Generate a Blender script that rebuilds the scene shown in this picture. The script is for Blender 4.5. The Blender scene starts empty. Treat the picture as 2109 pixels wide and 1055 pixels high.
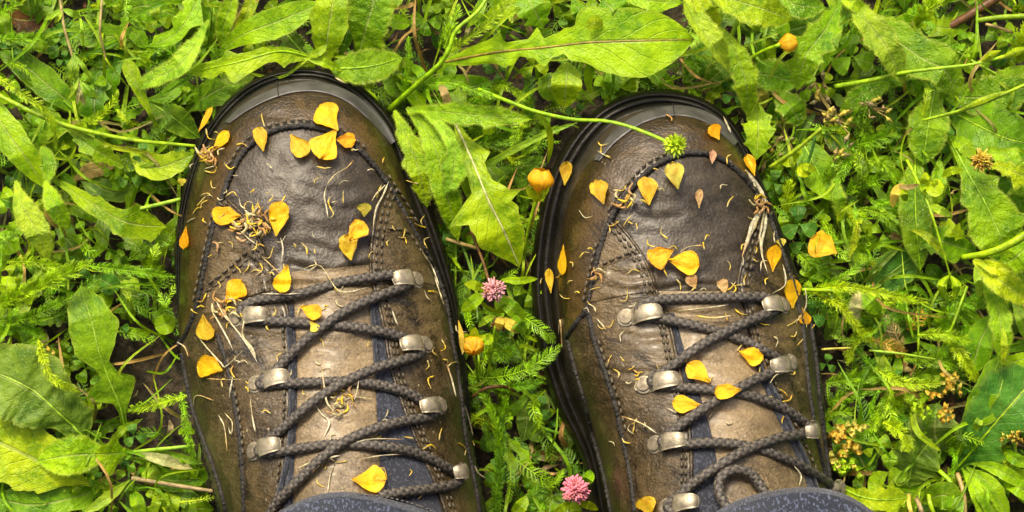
import bpy, math, random
import numpy as np
from mathutils import Vector
R = math.radians
random.seed(7); rng = np.random.default_rng(7)
scene = bpy.context.scene
C = scene.collection

# ------------------------------------------------------------------ camera, sky, sun, exposure
CAM_H = 1.10; ZREF = 0.06; PX = 0.0002          # camera height, height at which one photo pixel measures 0.2 mm
cam = bpy.data.cameras.new('camera'); camo = bpy.data.objects.new('camera', cam); C.objects.link(camo)
camo.location = (0, 0, CAM_H); camo.rotation_euler = (0, 0, 0)
cam.sensor_width = 36; cam.lens = 36 * (CAM_H - ZREF) / (2109 * PX); cam.clip_start = 0.02; cam.clip_end = 300
scene.camera = camo
SUN_EL, SUN_AZ = 49, -16                         # azimuth measured from the toes' direction (+y), clockwise
world = bpy.data.worlds.new('World'); scene.world = world; world.use_nodes = True
wn = world.node_tree; wn.nodes.clear()
sky = wn.nodes.new('ShaderNodeTexSky'); sky.sky_type = 'NISHITA'; sky.sun_disc = False
sky.sun_elevation = R(SUN_EL); sky.sun_rotation = R(SUN_AZ); sky.dust_density = 9.0; sky.air_density = 0.7; sky.ozone_density = 0.0
bg = wn.nodes.new('ShaderNodeBackground'); bg.inputs['Strength'].default_value = 0.105
wo = wn.nodes.new('ShaderNodeOutputWorld'); wn.links.new(sky.outputs[0], bg.inputs[0]); wn.links.new(bg.outputs[0], wo.inputs[0])
sun = bpy.data.lights.new('sun', 'SUN'); sun.energy = 1.5; sun.angle = R(10); sun.color = (1.0, 0.90, 0.66)
suno = bpy.data.objects.new('sun', sun); C.objects.link(suno)
sd = Vector((math.sin(R(SUN_AZ)) * math.cos(R(SUN_EL)), math.cos(R(SUN_AZ)) * math.cos(R(SUN_EL)), math.sin(R(SUN_EL))))
suno.rotation_euler = sd.to_track_quat('Z', 'Y').to_euler(); suno.location = (0, 2, 4)
vs = scene.view_settings; vs.view_transform = 'Standard'; vs.look = 'None'; vs.gamma = 1; vs.use_curve_mapping = False
vs.exposure = 1.13
scene.cycles.max_bounces = 8; scene.cycles.transparent_max_bounces = 8

# ------------------------------------------------------------------ helpers
def W(px, py, z):
    """photo pixel at height z (m) -> world point(s)"""
    px = np.asarray(px, float); py = np.asarray(py, float); z = np.asarray(z, float)
    k = PX * (CAM_H - z) / (CAM_H - ZREF)
    return np.stack(np.broadcast_arrays((px - 1054.5) * k, (527.5 - py) * k, z), -1)

def hsh(a, b, s):
    v = np.sin(a * 127.1 + b * 311.7 + s * 74.7) * 43758.5453
    return v - np.floor(v)
def vnoise(x, y, s=0):
    x = np.asarray(x, float); y = np.asarray(y, float)
    xi, yi = np.floor(x), np.floor(y); u, v = x - xi, y - yi
    u = u * u * (3 - 2 * u); v = v * v * (3 - 2 * v)
    a = hsh(xi, yi, s) * (1 - u) + hsh(xi + 1, yi, s) * u
    b = hsh(xi, yi + 1, s) * (1 - u) + hsh(xi + 1, yi + 1, s) * u
    return (a * (1 - v) + b * v) * 2 - 1
def fbm(x, y, s=0, o=3):
    r = 0; a = 1
    for i in range(o):
        r = r + a * vnoise(x * 2 ** i, y * 2 ** i, s + i * 3.3); a *= .5
    return r

def spline(pts, n):
    """Catmull-Rom through pts (any dimension), n samples evenly spaced by arc length"""
    P = np.asarray(pts, float)
    if len(P) == 2: P = np.stack([P[0], (P[0] + P[1]) / 2, P[1]])
    Q = np.vstack([2 * P[0] - P[1], P, 2 * P[-1] - P[-2]])
    out = []
    for i in range(1, len(Q) - 2):
        t = np.linspace(0, 1, 16, endpoint=False)[:, None]
        a, b, c, d = Q[i - 1], Q[i], Q[i + 1], Q[i + 2]
        out.append(.5 * (2 * b + (c - a) * t + (2 * a - 5 * b + 4 * c - d) * t ** 2 + (3 * b - a - 3 * c + d) * t ** 3))
    out.append(P[-1:]); D = np.vstack(out)
    s = np.r_[0, np.cumsum(np.linalg.norm(np.diff(D[:, :2], axis=0), axis=1))]
    q = np.linspace(0, s[-1], n)
    return np.stack([np.interp(q, s, D[:, k]) for k in range(D.shape[1])], -1)

def grid_faces(n, m, closed=False, base=0):
    f = []
    for i in range(n - 1):
        for j in range(m - (0 if closed else 1)):
            a = base + i * m + j; b = base + i * m + (j + 1) % m
            f.append((a, b, b + m, a + m))
    return f

ORIG = {}
def mk(name, V, F, mat, parent=None, uv=None, tint=None, smooth=True, loc=None, kind=None):
    V = np.asarray(V, float)
    o0 = ORIG[parent.name] if parent else (np.asarray(loc, float) if loc is not None else np.zeros(3))
    me = bpy.data.meshes.new(name); me.from_pydata((V - o0).tolist(), [], F)
    if uv is not None:
        ul = me.uv_layers.new(name='UVMap'); vi = np.empty(len(me.loops), int); me.loops.foreach_get('vertex_index', vi)
        ul.data.foreach_set('uv', np.asarray(uv, np.float32)[vi].ravel())
    if tint is not None:
        t = np.asarray(tint, np.float32)
        if t.ndim == 1: t = np.tile(t, (len(V), 1))
        if t.shape[1] == 3: t = np.c_[t, np.ones(len(V), np.float32)]
        at = me.attributes.new('tint', 'FLOAT_COLOR', 'POINT'); at.data.foreach_set('color', t.astype(np.float32).ravel())
    if smooth: me.polygons.foreach_set('use_smooth', [True] * len(me.polygons))
    if mat is not None: me.materials.append(mat)
    me.update()
    o = bpy.data.objects.new(name, me); C.objects.link(o)
    if parent: o.parent = parent
    else: o.location = o0
    ORIG[o.name] = o0
    if kind: o['kind'] = kind
    return o
def tag(o, label, cat, group=None):
    o['label'] = label; o['category'] = cat
    if group: o['group'] = group
    return o
def thing(name, label, cat, loc, group=None):
    o = bpy.data.objects.new(name, None); C.objects.link(o); o.location = loc; o.empty_display_size = .01
    ORIG[o.name] = np.asarray(loc, float); return tag(o, label, cat, group)

class MB:
    """collects pieces that become ONE mesh"""
    def __init__(s): s.V = []; s.F = []; s.U = []; s.T = []; s.n = 0
    def add(s, V, F, uv=None, tint=None):
        V = np.asarray(V, float); s.V.append(V); s.F += [tuple(i + s.n for i in f) for f in F]
        s.U.append(np.zeros((len(V), 2)) if uv is None else np.asarray(uv)); 
        t = np.asarray((1, 1, 1) if tint is None else tint, float); s.T.append(np.tile(t, (len(V), 1)) if t.ndim == 1 else t); s.n += len(V)
    def build(s, name, mat, parent=None, **k):
        return mk(name, np.vstack(s.V), s.F, mat, parent, uv=np.vstack(s.U), tint=np.vstack(s.T), **k)

def tube(P, r, k=8, cap=True, disp=None):
    """round tube along world points P"""
    P = np.asarray(P, float); n = len(P); r = np.broadcast_to(np.asarray(r, float), (n,))
    T = np.gradient(P, axis=0); T /= np.linalg.norm(T, axis=1)[:, None] + 1e-12
    up = np.tile([0, 0, 1.0], (n, 1)); bad = np.abs(T[:, 2]) > .95; up[bad] = [0, 1, 0]
    A = np.cross(T, up); A /= np.linalg.norm(A, axis=1)[:, None] + 1e-12; B = np.cross(A, T)
    th = np.linspace(0, 2 * math.pi, k, endpoint=False)
    rr = r[:, None] * np.ones(k)
    if disp is not None: rr = rr * disp(np.arange(n)[:, None], th[None, :])
    V = P[:, None] + rr[..., None] * (np.cos(th)[None, :, None] * A[:, None] + np.sin(th)[None, :, None] * B[:, None])
    V = V.reshape(-1, 3); F = grid_faces(n, k, True)
    uv = np.stack(np.broadcast_arrays(np.linspace(0, 1, n)[:, None], (th / 6.283)[None, :]), -1).reshape(-1, 2)
    if cap: F += [tuple(range(k))[::-1], tuple((n - 1) * k + i for i in range(k))]
    return V, F, uv

# ------------------------------------------------------------------ materials
def newmat(name):
    m = bpy.data.materials.new(name); m.use_nodes = True; nt = m.node_tree; nt.nodes.clear()
    return m, nt
def N(nt, typ, **kw):
    n = nt.nodes.new('ShaderNode' + typ)
    for k, v in kw.items():
        if k.startswith('_'): setattr(n, k[1:], v)
        else:
            key = int(k[1:]) if k[0] == 'i' and k[1:].isdigit() else k.replace('__', ' ')
            if isinstance(v, bpy.types.NodeSocket): nt.links.new(v, n.inputs[key])
            else: n.inputs[key].default_value = v
    return n
def rgb(c): return (c[0], c[1], c[2], 1)
def math_(nt, op, a, b=0.0, clamp=False):
    return N(nt, 'Math', _operation=op, _use_clamp=clamp, i0=a, i1=b).outputs[0]
def mix(nt, f, a, b, mode='MIX'):
    n = nt.nodes.new('ShaderNodeMix'); n.data_type = 'RGBA'; n.blend_type = mode
    for idx, v in ((0, f), (6, a), (7, b)):
        if isinstance(v, bpy.types.NodeSocket): nt.links.new(v, n.inputs[idx])
        else: n.inputs[idx].default_value = rgb(v) if idx else v
    return n.outputs[2]
def smooth(nt, x, lo, hi):
    return N(nt, 'MapRange', _interpolation_type='SMOOTHSTEP', i0=x, i1=lo, i2=hi, i3=0.0, i4=1.0).outputs[0]
def noise(nt, vec, scale, detail=4, rough=.55, dist=0.0):
    return N(nt, 'TexNoise', Vector=vec, Scale=scale, Detail=detail, Roughness=rough, Distortion=dist).outputs[0]
def voro(nt, vec, scale, feature='F1', out='Distance'):
    return N(nt, 'TexVoronoi', _feature=feature, Vector=vec, Scale=scale).outputs[out]
def bump(nt, h, strength, dist, normal=None):
    n = N(nt, 'Bump', Strength=strength, Distance=dist, Height=h)
    if normal is not None: nt.links.new(normal, n.inputs['Normal'])
    return n.outputs[0]
def out(nt, sh): N(nt, 'OutputMaterial', Surface=sh)

def leather(name, dark, light, rough=.40, stain=.5, grain=1.0, wrinkle=1.0, seed=0.0, dust=.5, wet=0.0, coat=.2):
    m, nt = newmat(name); co = N(nt, 'TexCoord').outputs['Object']
    mp = N(nt, 'Mapping', Vector=co, Location=(seed, seed * .7, seed * .3)).outputs[0]
    big = noise(nt, mp, 24, 5, .6); fine = noise(nt, mp, 170, 6, .65)
    f = math_(nt, 'ADD', math_(nt, 'MULTIPLY', big, .75), math_(nt, 'MULTIPLY', fine, .45))
    col = mix(nt, smooth(nt, f, .38, .82), dark, light)
    st = smooth(nt, noise(nt, mp, 38, 5, .6, .6), .56, .63)
    col = mix(nt, math_(nt, 'MULTIPLY', st, stain), col, tuple(c * .30 for c in dark))
    scf = math_(nt, 'MULTIPLY', smooth(nt, noise(nt, N(nt, 'Mapping', Vector=mp, Scale=(1.0, .35, 1.0)).outputs[0], 75, 6, .7, .8), .58, .70), .45)
    col = mix(nt, scf, col, tuple(min(1, c * 1.55 + .012) for c in light))
    if wet:                                                   # darker leather colour along the welt side, ending in a ragged border
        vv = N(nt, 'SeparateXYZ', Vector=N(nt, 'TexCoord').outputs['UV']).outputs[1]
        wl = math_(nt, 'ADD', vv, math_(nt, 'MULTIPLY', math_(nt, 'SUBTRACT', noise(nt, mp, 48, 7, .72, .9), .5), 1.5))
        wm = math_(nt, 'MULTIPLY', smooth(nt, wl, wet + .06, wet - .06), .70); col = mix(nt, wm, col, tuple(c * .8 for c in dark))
    gr = voro(nt, mp, 820); gr2 = noise(nt, mp, 900, 3, .7)
    col = mix(nt, math_(nt, 'MULTIPLY', smooth(nt, gr2, .42, .70), .22), col, tuple(min(1, c * 1.75) for c in light))
    col = mix(nt, math_(nt, 'MULTIPLY', smooth(nt, gr2, .52, .30), .25), col, tuple(c * .45 for c in dark))
    sp = math_(nt, 'MULTIPLY', smooth(nt, voro(nt, mp, 260), .16, .06), smooth(nt, noise(nt, mp, 60, 3), .50, .66))
    col = mix(nt, math_(nt, 'MULTIPLY', sp, dust), col, (.42, .36, .22))
    ws = N(nt, 'Mapping', Vector=mp, Scale=(.32, 1.0, 1.0), Rotation=(0, 0, .12)).outputs[0]
    wr = noise(nt, ws, 330, 5, .6, 1.4)
    nrm = bump(nt, gr, .24 * grain, .0006)
    nrm = bump(nt, gr2, .24 * grain, .0006, nrm)
    nrm = bump(nt, wr, .55 * wrinkle, .0011, nrm)
    rg = math_(nt, 'ADD', rough - .12, math_(nt, 'MULTIPLY', noise(nt, mp, 55, 5, .65), .28))
    b = N(nt, 'BsdfPrincipled', Base__Color=col, Roughness=rg, Normal=nrm); b.inputs['Specular IOR Level'].default_value = .42
    b.inputs['Coat Weight'].default_value = coat; b.inputs['Coat Roughness'].default_value = .20; b.inputs['Coat Tint'].default_value = (1, .93, .80, 1)
    out(nt, b.outputs[0]); return m

def plain(name, col, rough=.5, metal=0.0, spec=.5, var=.25, nscale=200, bmp=.3, bscale=900, bdist=.0004, translucent=0.0):
    m, nt = newmat(name); co = N(nt, 'TexCoord').outputs['Object']
    n1 = noise(nt, co, nscale, 5, .65)
    c = mix(nt, smooth(nt, n1, .3, .7), tuple(x * (1 - var) for x in col), tuple(min(1, x * (1 + var)) for x in col))
    nr = bump(nt, noise(nt, co, bscale, 4, .6), bmp, bdist)
    b = N(nt, 'BsdfPrincipled', Base__Color=c, Roughness=math_(nt, 'ADD', rough - .08, math_(nt, 'MULTIPLY', n1, .16)), Metallic=metal, Normal=nr)
    b.inputs['Specular IOR Level'].default_value = spec
    sh = b.outputs[0]
    if translucent:
        t = N(nt, 'BsdfTranslucent', Color=c, Normal=nr); sh = N(nt, 'MixShader', i0=translucent, i1=sh, i2=t.outputs[0]).outputs[0]
    out(nt, sh); return m

def leafmat(name, speck=.3, pucker=1.0, vein=.5, rough=.42, trans=.28, edge=.35, patch=.4):
    """leaf blade: colour from the point attribute tint, midrib and side veins from the blade's own uv"""
    m, nt = newmat(name)
    tint = N(nt, 'Attribute', _attribute_name='tint').outputs[0]
    co = N(nt, 'TexCoord'); uv = N(nt, 'SeparateXYZ', Vector=co.outputs['UV']); u, v = uv.outputs[0], uv.outputs[1]
    ob = co.outputs['Object']
    av = math_(nt, 'ABSOLUTE', math_(nt, 'SUBTRACT', v, .5))            # 0 at the midrib, .5 at the edge
    ribm = smooth(nt, av, .040, .012)
    ph = math_(nt, 'SUBTRACT', math_(nt, 'MULTIPLY', u, 9.0), math_(nt, 'MULTIPLY', av, 4.2))
    ph = math_(nt, 'ADD', ph, math_(nt, 'MULTIPLY', noise(nt, ob, 90, 2), .55))
    fr = math_(nt, 'ABSOLUTE', math_(nt, 'SUBTRACT', math_(nt, 'FRACT', ph), .5))
    sv = smooth(nt, fr, .07, .0)
    n1 = noise(nt, ob, 75, 4, .6); n2 = noise(nt, ob, 430, 5, .65)
    dark = mix(nt, 1.0, tint, (.44, .58, .40), 'MULTIPLY'); lite = mix(nt, 1.0, tint, (1.5, 1.28, 1.1), 'MULTIPLY')
    col = mix(nt, smooth(nt, n1, .32, .70), dark, lite)
    col = mix(nt, math_(nt, 'MULTIPLY', smooth(nt, n2, .40, .68), .40), col, mix(nt, 1.0, tint, (1.75, 1.45, 1.35), 'MULTIPLY'))
    yel = math_(nt, 'MULTIPLY', smooth(nt, noise(nt, ob, 45, 3, .6), .58, .74), patch)
    col = mix(nt, yel, col, mix(nt, 1.0, tint, (1.55, 1.32, 1.3), 'MULTIPLY'))
    col = mix(nt, math_(nt, 'MULTIPLY', smooth(nt, av, .40, .50), edge), col, (.34, .40, .04))
    col = mix(nt, math_(nt, 'MULTIPLY', sv, vein * .40), col, (.26, .36, .07))
    col = mix(nt, math_(nt, 'MULTIPLY', ribm, vein), col, (.36, .42, .12))
    net = smooth(nt, N(nt, 'TexVoronoi', _feature='DISTANCE_TO_EDGE', Vector=ob, Scale=330.0).outputs['Distance'], .07, .0)
    col = mix(nt, math_(nt, 'MULTIPLY', net, vein * .35), col, mix(nt, 1.0, tint, (1.5, 1.3, 1.6), 'MULTIPLY'))
    spot = smooth(nt, voro(nt, ob, 130), .14, .03)
    col = mix(nt, math_(nt, 'MULTIPLY', spot, math_(nt, 'MULTIPLY', smooth(nt, n1, .56, .66), .5)), col, (.16, .10, .02))
    vz = voro(nt, ob, 950)
    sp = math_(nt, 'MULTIPLY', smooth(nt, vz, .30, .12), smooth(nt, noise(nt, ob, 120, 4, .6), .44, .64))
    col = mix(nt, math_(nt, 'MULTIPLY', sp, speck), col, (.62, .70, .30))
    pk = noise(nt, ob, 260, 3, .5)
    nr = bump(nt, pk, .55 * pucker, .0016)
    nr = bump(nt, n2, .45 * pucker, .0007, nr)
    nr = bump(nt, vz, .30, .0005, nr)
    nr = bump(nt, math_(nt, 'SUBTRACT', 1.0, net), .10 * pucker, .0005, nr)
    nr = bump(nt, math_(nt, 'SUBTRACT', 1.0, math_(nt, 'MAXIMUM', ribm, math_(nt, 'MULTIPLY', sv, .6))), .6, .0006, nr)
    b = N(nt, 'BsdfPrincipled', Base__Color=col, Roughness=math_(nt, 'ADD', rough - .1, math_(nt, 'MULTIPLY', n2, .22)), Normal=nr)
    b.inputs['Specular IOR Level'].default_value = .24
    t = N(nt, 'BsdfTranslucent', Color=mix(nt, 1.0, col, (1.35, 1.2, .3), 'MULTIPLY'), Normal=nr)
    out(nt, N(nt, 'MixShader', i0=trans, i1=b.outputs[0], i2=t.outputs[0]).outputs[0]); return m

def simpletint(name, rough=.5, trans=.25, var=.35, scale=300):
    m, nt = newmat(name); tint = N(nt, 'Attribute', _attribute_name='tint').outputs[0]; ob = N(nt, 'TexCoord').outputs['Object']
    n = noise(nt, ob, scale, 4, .6)
    col = mix(nt, smooth(nt, n, .3, .7), mix(nt, 1.0, tint, (1 - var,) * 3, 'MULTIPLY'), mix(nt, 1.0, tint, (1 + var,) * 3, 'MULTIPLY'))
    nr = bump(nt, noise(nt, ob, 1200, 3), .3, .0004)
    b = N(nt, 'BsdfPrincipled', Base__Color=col, Roughness=rough, Normal=nr); b.inputs['Specular IOR Level'].default_value = .4
    t = N(nt, 'BsdfTranslucent', Color=col)
    out(nt, N(nt, 'MixShader', i0=trans, i1=b.outputs[0], i2=t.outputs[0]).outputs[0]); return m

def petalmat():
    m, nt = newmat('petal'); tint = N(nt, 'Attribute', _attribute_name='tint').outputs[0]
    co = N(nt, 'TexCoord'); uv = N(nt, 'SeparateXYZ', Vector=co.outputs['UV']); u, v = uv.outputs[0], uv.outputs[1]; ob = co.outputs['Object']
    st = N(nt, 'Mapping', Vector=co.outputs['UV'], Scale=(1.2, 16, 1)).outputs[0]
    vn = noise(nt, st, 2.2, 4, .6, .4)
    n = noise(nt, ob, 160, 4, .6)
    col = mix(nt, smooth(nt, n, .35, .7), tint, mix(nt, 1.0, tint, (1.08, 1.22, 1.3), 'MULTIPLY'))
    col = mix(nt, math_(nt, 'MULTIPLY', smooth(nt, vn, .48, .64), .60), col, mix(nt, 1.0, tint, (.82, .60, .5), 'MULTIPLY'))
    col = mix(nt, math_(nt, 'MULTIPLY', smooth(nt, noise(nt, ob, 420, 3), .62, .72), .35), col, mix(nt, 1.0, tint, (.6, .45, .5), 'MULTIPLY'))
    rim = math_(nt, 'MAXIMUM', smooth(nt, math_(nt, 'ABSOLUTE', math_(nt, 'SUBTRACT', v, .5)), .43, .50), smooth(nt, u, .07, .0))
    rim = math_(nt, 'MULTIPLY', rim, smooth(nt, noise(nt, ob, 130, 3, .6), .42, .62)); col = mix(nt, math_(nt, 'MULTIPLY', rim, .65), col, (.36, .15, .012))
    nr = bump(nt, vn, .6, .0008); nr = bump(nt, noise(nt, ob, 320, 3), .4, .0009, nr)
    b = N(nt, 'BsdfPrincipled', Base__Color=col, Roughness=.42, Normal=nr); b.inputs['Specular IOR Level'].default_value = .4
    t = N(nt, 'BsdfTranslucent', Color=col)
    out(nt, N(nt, 'MixShader', i0=.25, i1=b.outputs[0], i2=t.outputs[0]).outputs[0]); return m

def fabric(name, a, b_, sx, sy, ang, rough=.85, fleck=.5):
    """woven cloth: ribs along one direction plus pale flecks of thread"""
    m, nt = newmat(name); co = N(nt, 'TexCoord').outputs['Object']
    mp = N(nt, 'Mapping', Vector=co, Rotation=(0, 0, ang), Scale=(sx, sy, sx)).outputs[0]
    w = N(nt, 'TexWave', Vector=mp, Scale=1.0, Distortion=1.2, Detail=2.0).outputs['Fac']
    n = noise(nt, mp, 1.3, 3, .7)
    f = math_(nt, 'MULTIPLY', math_(nt, 'ADD', w, n), .5)
    col = mix(nt, smooth(nt, f, .30, .75), a, b_)
    fl = smooth(nt, noise(nt, N(nt, 'Mapping', Vector=co, Scale=(1.0, .6, 1.0)).outputs[0], 1000, 2, .5), .54, .62)
    col = mix(nt, math_(nt, 'MULTIPLY', fl, fleck), col, tuple(min(1, x * 3.4 + .05) for x in b_))
    nr = bump(nt, f, .8, .0006)
    b = N(nt, 'BsdfPrincipled', Base__Color=col, Roughness=rough, Normal=nr); b.inputs['Specular IOR Level'].default_value = .25
    b.inputs['Sheen Weight'].default_value = .15
    out(nt, b.outputs[0]); return m

M = {}
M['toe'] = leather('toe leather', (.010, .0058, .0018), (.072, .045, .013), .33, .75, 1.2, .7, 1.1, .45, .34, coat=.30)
M['vamp'] = leather('vamp leather', (.013, .0095, .0055), (.055, .043, .027), .43, .45, 1.0, .35, 3.7, .2, coat=.05)
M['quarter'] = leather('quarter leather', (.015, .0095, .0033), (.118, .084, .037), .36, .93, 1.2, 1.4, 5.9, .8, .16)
M['tongue'] = leather('tongue leather', (.062, .043, .020), (.235, .176, .096), .43, .30, 1.2, 1.1, 8.3, .35, coat=.12)
M['rubber'] = plain('sole rubber', (.0065, .0052, .0028), .36, 0, .28, .5, 90, .5, 500, .0006)
M['rand'] = plain('rand rubber', (.062, .060, .055), .36, 0, .55, .3, 130, .35, 700, .0004)
M['cord'] = plain('piping', (.020, .018, .015), .55, 0, .4, .4, 400, 1.0, 900, .0009)
M['thread'] = plain('stitch thread', (.075, .062, .038), .55, 0, .4, .4, 500, .6, 1500, .0004)
M['metal'] = plain('hook metal', (.30, .26, .18), .42, .50, .45, .36, 260, .45, 900, .0004)
M['metal_in'] = plain('rivet metal', (.20, .17, .115), .52, .40, .35, .4, 300, .5, 900, .0004)
M['navy'] = fabric('gusset cloth', (.004, .005, .009), (.034, .040, .060), 700, 4200, .05, .7, .30)
M['navy_cord'] = fabric('gusset binding', (.003, .004, .007), (.022, .026, .040), 500, 1500, .05, .42, .25)
M['denim'] = fabric('denim', (.003, .005, .012), (.015, .023, .045), 900, 640, .75, .9, .75)
M['leaf'] = leafmat('leaf blade', .32, trans=.34)
M['leaf_hairy'] = leafmat('hairy leaf blade', .85, 1.7, .45, .48, .34, .45, .5)
M['leaf_smooth'] = leafmat('smooth leaf blade', .12, .6, .6, .38, .34, .30, .35)
M['frond'] = simpletint('frond', .5, .3)
M['stem'] = simpletint('stem', .42, .12)
M['petal'] = petalmat()
M['dry'] = simpletint('dry plant', .6, .2, .45, 500)
def soilmat():
    m, nt = newmat('soil'); co = N(nt, 'TexCoord').outputs['Object']
    n1 = noise(nt, co, 22, 6, .65); n2 = noise(nt, co, 190, 6, .7); v = voro(nt, co, 260)
    c = mix(nt, smooth(nt, n2, .35, .70), (.010, .0065, .003), (.078, .054, .027))
    c = mix(nt, math_(nt, 'MULTIPLY', smooth(nt, n1, .52, .66), .6), c, (.045, .050, .012))
    c = mix(nt, math_(nt, 'MULTIPLY', smooth(nt, voro(nt, co, 420), .2, .08), .5), c, (.12, .09, .045))
    far = N(nt, 'VectorMath', _operation='LENGTH', i0=co).outputs['Value']
    c = mix(nt, smooth(nt, far, .7, 1.6), c, mix(nt, smooth(nt, n2, .35, .65), (.035, .075, .010), (.09, .17, .02)))
    nr = bump(nt, n2, .9, .004); nr = bump(nt, v, .5, .002, nr)
    b = N(nt, 'BsdfPrincipled', Base__Color=c, Roughness=.8, Normal=nr); out(nt, b.outputs[0]); return m
M['soil'] = soilmat()
# ------------------------------------------------------------------ ground
def ground_z(x, y):
    r = np.hypot(x, y)
    return (fbm(x * 14, y * 14, 1, 3) * .0035 + fbm(x * 90, y * 90, 4, 2) * .0012) * np.clip(1.6 - r, .3, 1) - .003
ax = np.r_[-40, -20, -10, -5, -2.5, -1.4, -.9, np.linspace(-.6, .6, 241), .9, 1.4, 2.5, 5, 10, 20, 40]
gx, gy = np.meshgrid(ax, ax); gz = ground_z(gx, gy)
o = mk('ground', np.stack([gx, gy, gz], -1).reshape(-1, 3), grid_faces(len(ax), len(ax)), M['soil'], kind='structure')

# ------------------------------------------------------------------ boots
HC = np.array([(130, 50), (250, 60), (400, 66.5), (560, 71), (700, 80), (850, 92), (1000, 105), (1150, 119), (1300, 134), (1650, 150)], float)
def seg_dist(X, Y, P, val):
    d = np.full(X.shape, 1e9); e = np.zeros(X.shape)
    for i in range(len(P)):
        a, b = P[i], P[(i + 1) % len(P)]; ab = b - a; L = (ab ** 2).sum() + 1e-9
        t = np.clip(((X - a[0]) * ab[0] + (Y - a[1]) * ab[1]) / L, 0, 1)
        q = np.hypot(X - a[0] - t * ab[0], Y - a[1] - t * ab[1]); k = q < d; d[k] = q[k]; e[k] = (val[i] * (1 - t) + val[(i + 1) % len(P)] * t)[k]
    return d, e
def inside(X, Y, P):
    r = np.zeros(np.shape(X), bool)
    for i in range(len(P)):
        (x0, y0), (x1, y1) = P[i], P[(i + 1) % len(P)]
        if y0 == y1: continue
        c = ((y0 > Y) != (y1 > Y)) & (X < (x1 - x0) * (Y - y0) / (y1 - y0) + x0); r ^= c
    return r
def blur(Z, k):
    for _ in range(k):
        P = np.pad(Z, 1, mode='edge'); Z = (P[:-2, 1:-1] + P[2:, 1:-1] + P[1:-1, :-2] + P[1:-1, 2:] + 2 * P[1:-1, 1:-1]) / 6
    return Z
def box(c, ax_, h):
    """oriented box; ax_ = 3 axes, h = half sizes"""
    s = np.array([(x, y, z) for x in (-1, 1) for y in (-1, 1) for z in (-1, 1)], float) * h
    return np.asarray(c) + s @ np.asarray(ax_), [(0, 1, 3, 2), (4, 6, 7, 5), (0, 4, 5, 1), (2, 3, 7, 6), (0, 2, 6, 4), (1, 5, 7, 3)]

class Boot:
    def __init__(s, O, e, heel, creases, seed):
        s.Oopen = np.array(O, float); s.e = np.array(e, float)
        s.O = np.array(O + heel, float); s.seed = seed
        s.x0, s.y0, st = s.O[:, 0].min() - 20, s.O[:, 1].min() - 20, 4.0; s.st = st
        xs = np.arange(s.x0, s.O[:, 0].max() + 20, st); ys = np.arange(s.y0, s.O[:, 1].max() + 20, st)
        X, Y = np.meshgrid(xs, ys); ee = np.r_[s.e, np.full(len(heel), 14.0)]; pe = spline(np.c_[np.vstack([s.O, s.O[:1]]), np.r_[ee, ee[:1]]], 261)[:-1]; poly = pe[:, :2]; s.poly = poly; s.pe = pe
        d, el = seg_dist(X, Y, poly, pe[:, 2]); ins = inside(X, Y, poly); d = np.where(ins, d, 0); s.low = (d < el * .86) & (el > 9)
        D = np.interp(Y, [150, 350, 700, 1100], [215, 240, 265, 250]); t = np.clip((d - el * .95) / (D - el * .95), 0, 1)
        g = (1 - (1 - t) ** 2.15) ** (1 / 2.15)
        Z = .033 + (np.interp(Y, HC[:, 0], HC[:, 1]) / 1000 - .033) * g
        Z = blur(Z, 5)
        for (pts, depth, wd) in creases:
            c = spline(pts, 24); dd = np.full(X.shape, 1e9)
            for p, q in zip(c[:-1], c[1:]):
                ab = q - p; tt = np.clip(((X - p[0]) * ab[0] + (Y - p[1]) * ab[1]) / ((ab ** 2).sum() + 1e-9), 0, 1)
                dd = np.minimum(dd, np.hypot(X - p[0] - tt * ab[0], Y - p[1] - tt * ab[1]))
            Z += -depth / 1000 * np.exp(-(dd / wd) ** 2) + depth * .6 / 1000 * np.exp(-((dd - wd * 2) / wd / 1.3) ** 2)
        Z += fbm(X / 95, Y / 60, seed, 3) * .0009 + fbm(X / 26, Y / 17, seed + 9, 2) * .00010
        s.Z = Z; s.X, s.Y = X, Y; s.ins = ins
    def has(s, px, py):
        i, j = int((py - s.y0) / s.st + .5), int((px - s.x0) / s.st + .5)
        return 0 <= i < s.ins.shape[0] and 0 <= j < s.ins.shape[1] and bool(s.ins[i, j])
    def z(s, px, py):
        fx = np.clip((np.asarray(px, float) - s.x0) / s.st, 0, s.Z.shape[1] - 1.001); fy = np.clip((np.asarray(py, float) - s.y0) / s.st, 0, s.Z.shape[0] - 1.001)
        i, j = fy.astype(int), fx.astype(int); u, v = fx - j, fy - i; Z = s.Z
        return (Z[i, j] * (1 - u) + Z[i, j + 1] * u) * (1 - v) + (Z[i + 1, j] * (1 - u) + Z[i + 1, j + 1] * u) * v
    def P(s, px, py, off=0.0): return W(px, py, s.z(px, py) + np.asarray(off))
    def normal(s, px, py, r=10):
        a = s.P(px + r, py) - s.P(px - r, py); b = s.P(px, py - r) - s.P(px, py + r); n = np.cross(a, b); return n / np.linalg.norm(n)
    def inner(s, k=1.0):
        o = s.Oopen; t = np.gradient(o, axis=0); t /= np.linalg.norm(t, axis=1)[:, None]; n = np.stack([-t[:, 1], t[:, 0]], -1)
        return o + n * (s.e * k)[:, None]

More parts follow.
